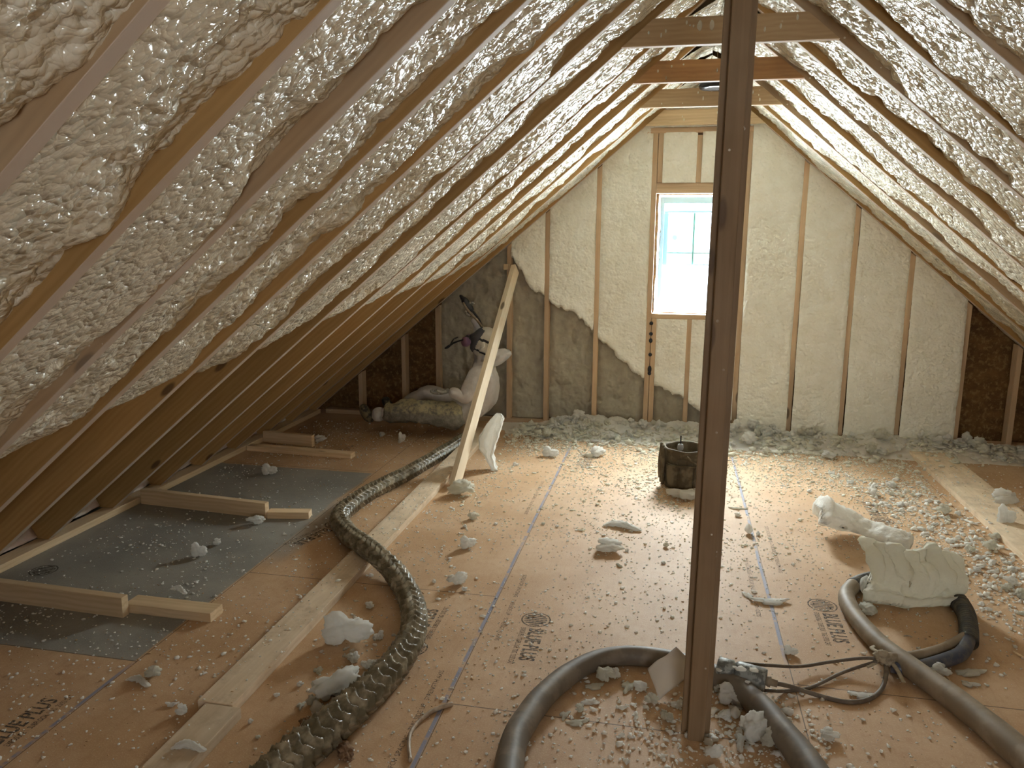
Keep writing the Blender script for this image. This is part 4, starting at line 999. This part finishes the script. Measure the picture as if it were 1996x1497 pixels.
def stamp(x, y, rot, emblem=True, text=True, first=0, wide=1.):
    V = []; Fc = []
    def add(a, f, ox, oy, sx=1.):
        o0 = len(V); V.extend([(p[0]*sx+ox, p[1]+oy) for p in a]); Fc.extend([[i+o0 for i in q] for q in f])
    if emblem:
        n = 48; R0 = .062
        for r0, r1 in ((R0, R0*.9),):
            o0 = len(V)
            for i in range(n): V.append((r0*cos(2*pi*i/n), r0*sin(2*pi*i/n))); V.append((r1*cos(2*pi*i/n), r1*sin(2*pi*i/n)))
            Fc.extend([[o0+2*i, o0+2*((i+1) % n), o0+2*((i+1) % n)+1, o0+2*i+1] for i in range(n)])
        for k in range(7):        # stylised uprights inside the ring
            xx = -.045+k*.015; hh = math.sqrt(max(0, (R0*.80)**2-xx*xx)); w_ = .0042
            o0 = len(V); V.extend([(xx-w_, -hh), (xx+w_, -hh), (xx+w_, hh*.95), (xx-w_, hh*.95)]); Fc.append([o0, o0+1, o0+2, o0+3])
            if k < 6 and k % 2 == 0: 
                o0 = len(V); yy = hh*.55 if k % 4 == 0 else -hh*.8; V.extend([(xx, yy), (xx+.015, yy), (xx+.015, yy+.006), (xx, yy+.006)]); Fc.append([o0, o0+1, o0+2, o0+3])
    if text:
        a, f = TB; add(a, f, .075, -.012, .62*wide); a, f = TS; add(a, f, .075, -.048, .50*wide)
    c_, s_ = cos(rot), sin(rot); P = [(x+px*c_-py*s_, y+px*s_+py*c_, .0006) for px, py in V]
    o = pydata('printed_stamp', P, Fc, ink.m); o.parent = floor; return o
e = F(1045, 1208); stamp(e.x, e.y, -pi/2)
e = F(803, 1263); stamp(e.x, e.y, pi/2)
e = F(1603, 1180); stamp(e.x, e.y, -pi/2)
e = F(85, 1112); stamp(e.x, e.y, pi/2+.0, True, False)
e = F(655, 1022); stamp(e.x, e.y, -pi/2-.3)
e = F(-60, 1480); stamp(e.x+.02, e.y, pi/2)
e = F(1145, 888); stamp(e.x, e.y, -pi/2)
e = F(1720, 1015); stamp(e.x, e.y, pi/2)
a_s = text_mesh('SIZED FOR SPACING   THIS SIDE UP   STRENGTH AXIS', .026, .0)
for x, y, r_ in ((-.76, 1.9, pi/2), (-.63, 3.4, -pi/2), (.56, 4.3, -pi/2), (.43, 3.2, pi/2), (-.76, 4.2, pi/2)):
    c_, s_ = cos(r_), sin(r_); o = pydata('printed_stamp', [(x+p[0]*c_-p[1]*s_, y+p[0]*s_+p[1]*c_, .0006) for p in a_s[0]], a_s[1], ink.m); o.parent = floor
# ------------------------------------------------------------------ worker sitting at the wall
def skin_mesh(name, chains, mat, sub=2, noise_a=0., noise_f=14., root=0):
    """chains: list of lists of (x,y,z,r) where the first entry may be an index ('@', chain, i) of an earlier joint"""
    V = []; E = []; R = []; idx = {}
    for ci, ch in enumerate(chains):
        prev = None
        for i, p in enumerate(ch):
            if p[0] == '@': prev = idx[(p[1], p[2])]; idx[(ci, i)] = prev; continue
            V.append(p[:3]); R.append(p[3]); k = len(V)-1; idx[(ci, i)] = k
            if prev is not None: E.append((prev, k))
            prev = k
    me = bpy.data.meshes.new(name); me.from_pydata(V, E, []); o = bpy.data.objects.new(name, me); COL.objects.link(o)
    mo = o.modifiers.new('s', 'SKIN'); sv = me.skin_vertices
    if not sv: 
        bm = bmesh.new(); bm.from_mesh(me); bm.verts.layers.skin.verify(); bm.to_mesh(me); bm.free(); sv = me.skin_vertices
    for i, r in enumerate(R):
        rr = r if isinstance(r, tuple) else (r, r)
        sv[0].data[i].radius = rr; sv[0].data[i].use_root = (i == root)
    mo.use_smooth_shade = True; mo.branch_smoothing = .6
    o.modifiers.new('b', 'SUBSURF').levels = sub
    m2 = bpy.data.meshes.new_from_object(o.evaluated_get(dg())); bpy.data.objects.remove(o); m2.materials.clear(); m2.materials.append(mat)
    a = np.empty(len(m2.vertices)*3, np.float32); m2.vertices.foreach_get('co', a); a = a.reshape(-1, 3).astype(float)
    if noise_a:
        nn = np.empty(len(m2.vertices)*3, np.float32); m2.vertices.foreach_get('normal', nn); nn = nn.reshape(-1, 3)
        d = fbm(a[:, 0]*noise_f, a[:, 1]*noise_f, a[:, 2]*noise_f, k=4, o=3); d2 = np.abs(fbm(a[:, 0]*noise_f*.7+5, a[:, 1]*noise_f*.7, a[:, 2]*noise_f*1.1, k=9, o=3))
        a = a+nn*((d-1.4*d2+.3)*noise_a)[:, None]
    a[:, 2] = np.maximum(a[:, 2], .002)
    m2.vertices.foreach_set('co', a.astype(np.float32).ravel()); m2.update()
    return link(name, m2, None, None, True)
def J(px, py, Y, r): p = Wp(px, py, Y); return (p.x, p.y, max(p.z, (r if not isinstance(r, tuple) else r[1])*.9), r)
suit = NT('white_coverall', .55, .3); n_ = suit.noise(6, 4, .6); suit.col(suit.mix(suit.ramp(n_, .35, .7), (.66, .62, .60), (.52, .48, .45))); suit.bump(suit.noise(22, 4, .6), .6, .012)
skinm = plain('skin', (.42, .25, .17), .5, .4)
pantm = NT('stained_trousers', .8, .2); n_ = pantm.noise(26, 4, .7); _, _, z_ = pantm.xyz()
pc_ = pantm.mix(pantm.ramp(n_, .35, .7), (.20, .19, .16), (.34, .32, .26)); pc_ = pantm.mix(pantm.m_('MULTIPLY', pantm.ramp(z_, .19, .22), pantm.ramp(n_, .35, .6)), pc_, (.50, .44, .26)); pantm.col(pc_); pantm.bump(n_, .7, .01)
pers = empty('person', (F(930, 832).x, 5.92, 0))
tag(pers, 'person in white coverall and respirator sitting on the floor, one arm raised with spray gun', 'person')
YP = 5.93
hip = J(930, 804, YP, (.17, .15)); 
chains = [
 [hip, J(944, 783, YP, (.185, .155)), J(952, 758, YP+.02, (.185, .15)), J(951, 732, YP+.05, (.165, .13)), J(947, 708, YP+.07, (.10, .085)), J(944, 694, YP+.07, (.058, .058)), J(942, 684, YP+.07, (.062, .07))],
 # near arm, down and bent to the lap
 [('@', 0, 3), J(930, 722, YP-.13, .075), J(918, 750, YP-.21, .062), J(906, 780, YP-.25, .056), J(888, 768, YP-.26, .048), J(876, 758, YP-.24, .036)],
 # far arm, raised behind the head
 [('@', 0, 3), J(938, 708, YP+.20, .078), J(938, 680, YP+.24, .060), J(936, 655, YP+.22, .052), J(929, 635, YP+.19, .045), J(922, 618, YP+.17, .034)],
 # near leg
 [('@', 0, 0), J(898, 812, YP-.10, .115), J(860, 808, YP-.16, .098), J(818, 802, YP-.18, .085), J(790, 802, YP-.16, .078), J(760, 806, YP-.13, .066), J(738, 810, YP-.12, .052)],
 # far leg
 [('@', 0, 0), J(902, 796, YP+.12, .115), J(868, 778, YP+.16, .09), J(838, 764, YP+.18, .076), J(815, 776, YP+.20, .068), J(790, 790, YP+.22, .055), J(775, 800, YP+.22, .045)],
]
c = child(skin_mesh('body', chains, suit.m, 3, .012, 8), pers); c['label'] = 'white coverall body'
# trousers over the near leg
tl = [[J(905, 812, YP-.11, .120), J(880, 809, YP-.15, .115), J(850, 806, YP-.17, .108), J(818, 801, YP-.19, .103), J(790, 800, YP-.17, .100), J(765, 803, YP-.15, .092), J(748, 806, YP-.14, .078)]]
child(skin_mesh('trouser_leg', tl, pantm.m, 2, .016, 16), pers)
# boots
bootm = plain('boot_leather', (.03, .025, .02), .6, .3, nz=.7, nc=(.22, .18, .10), scale=22)
def boot(px, py, Y, up_):
    a = [[J(px+14, py+6, Y, (.052, .052)), J(px+2, py+8, Y-.01, (.050, .055)), J(px-5, py-4, Y-.02, (.042, .048)), J(px-10, py-20, Y-.03, (.034, .040))]]
    return child(skin_mesh('boot', a, bootm, 2, .004, 20), pers)
boot(716, 806, YP-.12, 1); boot(760, 792, YP+.22, 1)
cuffm = plain('white_boot_cover', (.62, .59, .56), .7, .3, nz=.4, nc=(.4, .37, .33), scale=12, bump=.5)
child(skin_mesh('boot_cover', [[J(748, 808, YP-.14, .064), J(738, 808, YP-.13, .072), J(728, 808, YP-.12, .060)]], cuffm, 2, .006, 18), pers)
# head: tipped back, looking up to the left
hd = Wp(945, 667, YP+.06)
fwd = Vector((-.86, -.05, .50)).normalized(); side_ = Vector((0, 0, 1)).cross(fwd).normalized(); upd = fwd.cross(side_)
HM = Matrix((fwd, side_, upd)).transposed()
bm = bmesh.new(); bmesh.ops.create_icosphere(bm, subdivisions=5, radius=1)
for v in bm.verts:
    x, y, z = v.co
    X_, Y_, Z_ = x*.100, y*.077, z*.118
    if x > 0 and z < 0: X_ *= 1+.05*z; Y_ *= 1+.32*z
    if x < 0: X_ *= 1.02
    # brow, nose, lips, chin
    X_ += .020*math.exp(-((y)/.16)**2-((z+.12)/.20)**2)*(x > 0)
    X_ += .010*math.exp(-((y)/.35)**2-((z+.50)/.10)**2)*(x > 0)
    X_ += .012*math.exp(-((y)/.4)**2-((z+.80)/.14)**2)*(x > 0)
    X_ -= .010*math.exp(-((abs(y)-.38)/.16)**2-((z-.08)/.12)**2)*(x > 0)
    v.co = HM @ Vector((X_, Y_, Z_))
me = bpy.data.meshes.new('head'); bm.to_mesh(me); bm.free(); ho = link('head', me, skinm, None, True); ho.location = hd; child(ho, pers)
def shell(name, cond, off, mat, thick=.002, rough=0.):
    bm = bmesh.new(); bm.from_mesh(me); Mi = HM.transposed()
    dele = [v for v in bm.verts if not cond(Mi @ v.co)]
    bmesh.ops.delete(bm, geom=dele, context='VERTS')
    for v in bm.verts: v.co = v.co*(1+off/.1)
    m2 = bpy.data.meshes.new(name); bm.to_mesh(m2); bm.free(); m2.materials.clear()
    o = link(name, m2, mat, None, True); o.location = hd; o.modifiers.new('s', 'SOLIDIFY').thickness = thick; return child(o, pers)
sock = plain('white_head_sock', (.66, .62, .54), .85, .2, nz=.4, nc=(.5, .46, .38), scale=9, bump=.5)
shell('head_sock', lambda p: p.x < .045 or p.z > .075, .007, sock, .004)
strap = plain('dark_strap', (.035, .035, .04), .6, .3)
shell('mask_strap', lambda p: p.x < .06 and -.012 < p.z+p.x*.25-.02 < .014, .0115, strap, .003)
shell('mask_strap', lambda p: p.x < .06 and -.078 < p.z+p.x*.1 < -.060, .0115, strap, .003)
shell('respirator_facepiece', lambda p: p.x > .035 and p.z < .085, .012, plain('grey_rubber', (.10, .10, .115), .5, .4), .006)
def hp3(x, y, z): return hd+HM @ Vector((x, y, z))
pur = plain('purple_filter', (.22, .12, .20), .6, .3)
for s_ in (-1, 1):
    a = hp3(.105, s_*.045, -.055); b = hp3(.135, s_*.085, -.065)
    cy = tube('filter_cartridge', [(*a, .022), (*(a*.6+b*.4), .038), (*b, .038)], pur, step=.01, nt=20); child(cy, pers)
P = [(*hp3(.12, .0, -.04), .024), (*hp3(.14, 0, -.05), .026), (*hp3(.155, 0, -.055), .016)]
child(tube('exhale_valve', P, strap, step=.008, nt=16), pers)
for s_ in (-1, 1):
    child(blob('ear', hp3(-.004, s_*.081, -.01), (.018, .010, .026), sock, None, 2, .1), pers)
# bunched hood behind the neck
hc = Wp(966, 697, YP+.07)
child(blob('hood', hc, (.125, .12, .062), suit.m, None, 6, .16, 1.6, 4, .30), pers); 
hd2 = COL.objects.get('hood'); hd2.rotation_euler = (0, -.38, 0)
# near glove resting on the lap, far glove around the gun grip
glove = plain('glove', (.30, .28, .25), .7, .3, nz=.6, nc=(.38, .35, .28), scale=30, bump=.4)
def hand(name, wrist, palm_dir, fing_dir, thumb_dir, curl, par, flip=1, L=.095):
    w_ = Vector(wrist); pd = Vector(palm_dir).normalized(); fd = Vector(fing_dir).normalized(); td = Vector(thumb_dir); td = (td-fd*td.dot(fd)).normalized(); pd = fd.cross(td)*flip
    ch = [[(*w_, .026), (*(w_+fd*.045), (.038, .018)), (*(w_+fd*L), (.040, .014))]]
    pm = skin_mesh('palm', ch, glove, 2)
    objs = [pm]
    for k in range(4):
        ln = (.072, .080, .075, .060)[k]; b0 = w_+fd*(L-.012)+td*(.027-.018*k); d = fd.copy(); P = [(*b0, .0095)]
        for s in (.42, .33, .25):
            a = curl*(1.0+.12*k); d = (d*cos(a)+pd*sin(a)).normalized() if True else d; b0 = b0+d*ln*s; P.append((*b0, .0085))
            pdn = pd*cos(a)-fd*sin(a)
            d = (Quaternion(td, -flip*0.0) @ d)
            pd_ = (pd-d*pd.dot(d)); 
        objs.append(tube('f', P, glove, step=.006, nt=10))
    b0 = w_+fd*.03+td*.03; P = [(*b0, .011)]; d = (fd*.6+td*.8).normalized()
    for s in (.035, .03, .022): b0 = b0+d*s; P.append((*b0, .0095)); d = (d+pd*.5).normalized()
    objs.append(tube('f', P, glove, step=.006, nt=10))
    bm = bmesh.new()
    for o in objs: bm.from_mesh(o.data); bpy.data.objects.remove(o)
    m_ = bpy.data.meshes.new(name); bm.to_mesh(m_); bm.free(); return child(link(name, m_, glove, None, True), par)
w1 = Wp(877, 760, YP-.24); hand('glove', w1, (0, 0, -1), (-.9, -.1, -.35), (.1, -.95, .2), .35, pers)
w2 = Wp(922, 619, YP+.17); hand('glove', w2, (-1, 0, 0), (-.45, -.1, .9), (-.3, -.9, -.1), .75, pers, 1)
# spray gun, its hoses, and the second lance
gp0 = Wp(913, 598, YP+.13)
gun = empty('spray_gun', gp0); tag(gun, 'black spray gun held up under the rafters by the sitting worker', 'spray gun')
gb = plain('gun_black', (.02, .02, .022), .35, .5, nz=.5, nc=(.3, .29, .27), scale=40, lo=.6, hi=.66)
def G(px, py, dy=0): p = Wp(px, py, YP+.13+dy); return (p.x, p.y, p.z)
child(tube('gun_body', [(*G(901, 580), .014), (*G(905, 585), .028), (*G(911, 594), .030), (*G(917, 602), .026), (*G(921, 607), .016)], gb, step=.008, nt=16), gun)
child(tube('nozzle', [(*G(896, 576), .008), (*G(899, 578), .014), (*G(902, 582), .020)], gb, step=.006, nt=14), gun)
child(tube('grip', [(*G(911, 597), .016), (*G(915, 606, .02), .016), (*G(918, 616, .03), .015)], gb, step=.008, nt=12), gun)
child(tube('trigger', [(*G(906, 593, -.02), .005), (*G(909, 602, -.02), .005), (*G(913, 606, -.01), .005)], gb, step=.005, nt=8), gun)
c = child(tube('hose_whip', [(*G(903, 590, -.03), .009), (*G(910, 602, -.05), .010), (*G(920, 614, -.05), .010), (*G(930, 624, -.03), .010), (*G(940, 640, .05), .010), (*G(948, 665, .12), .010), (*G(958, 720, .16), .010), (*G(955, 780, .16), .010), (*G(935, 812, .14), .012)], tan, step=.01, nt=12), gun); c['label'] = 'tan whip hose'
c = child(tube('hose_whip', [(*G(917, 602), .009), (*G(926, 612), .009), (*G(936, 628, .04), .009), (*G(946, 660, .12), .009), (*G(956, 720, .18), .009), (*G(950, 790, .18), .009)], gb, step=.01, nt=12), gun); c['label'] = 'black whip hose'
lc = empty('air_line', Wp(914, 662, YP-.02)); tag(lc, 'thin black air line with dark tip sticking out left of the worker face mask', 'air line')
def G2(px, py): p = Wp(px, py, YP-.02); return (p.x, p.y, p.z)
child(tube('line', [(*G2(916, 660), .007), (*G2(900, 663), .006), (*G2(885, 668), .008), (*G2(876, 674), .008)], gb, step=.008, nt=10), lc)
child(tube('tip', [(*G2(877, 673), .010), (*G2(872, 677), .011), (*G2(867, 679), .006)], gb, step=.006, nt=10), lc)
child(tube('line_branch', [(*G2(878, 672), .006), (*G2(884, 662), .007), (*G2(893, 657), .005)], gb, step=.006, nt=8), lc)
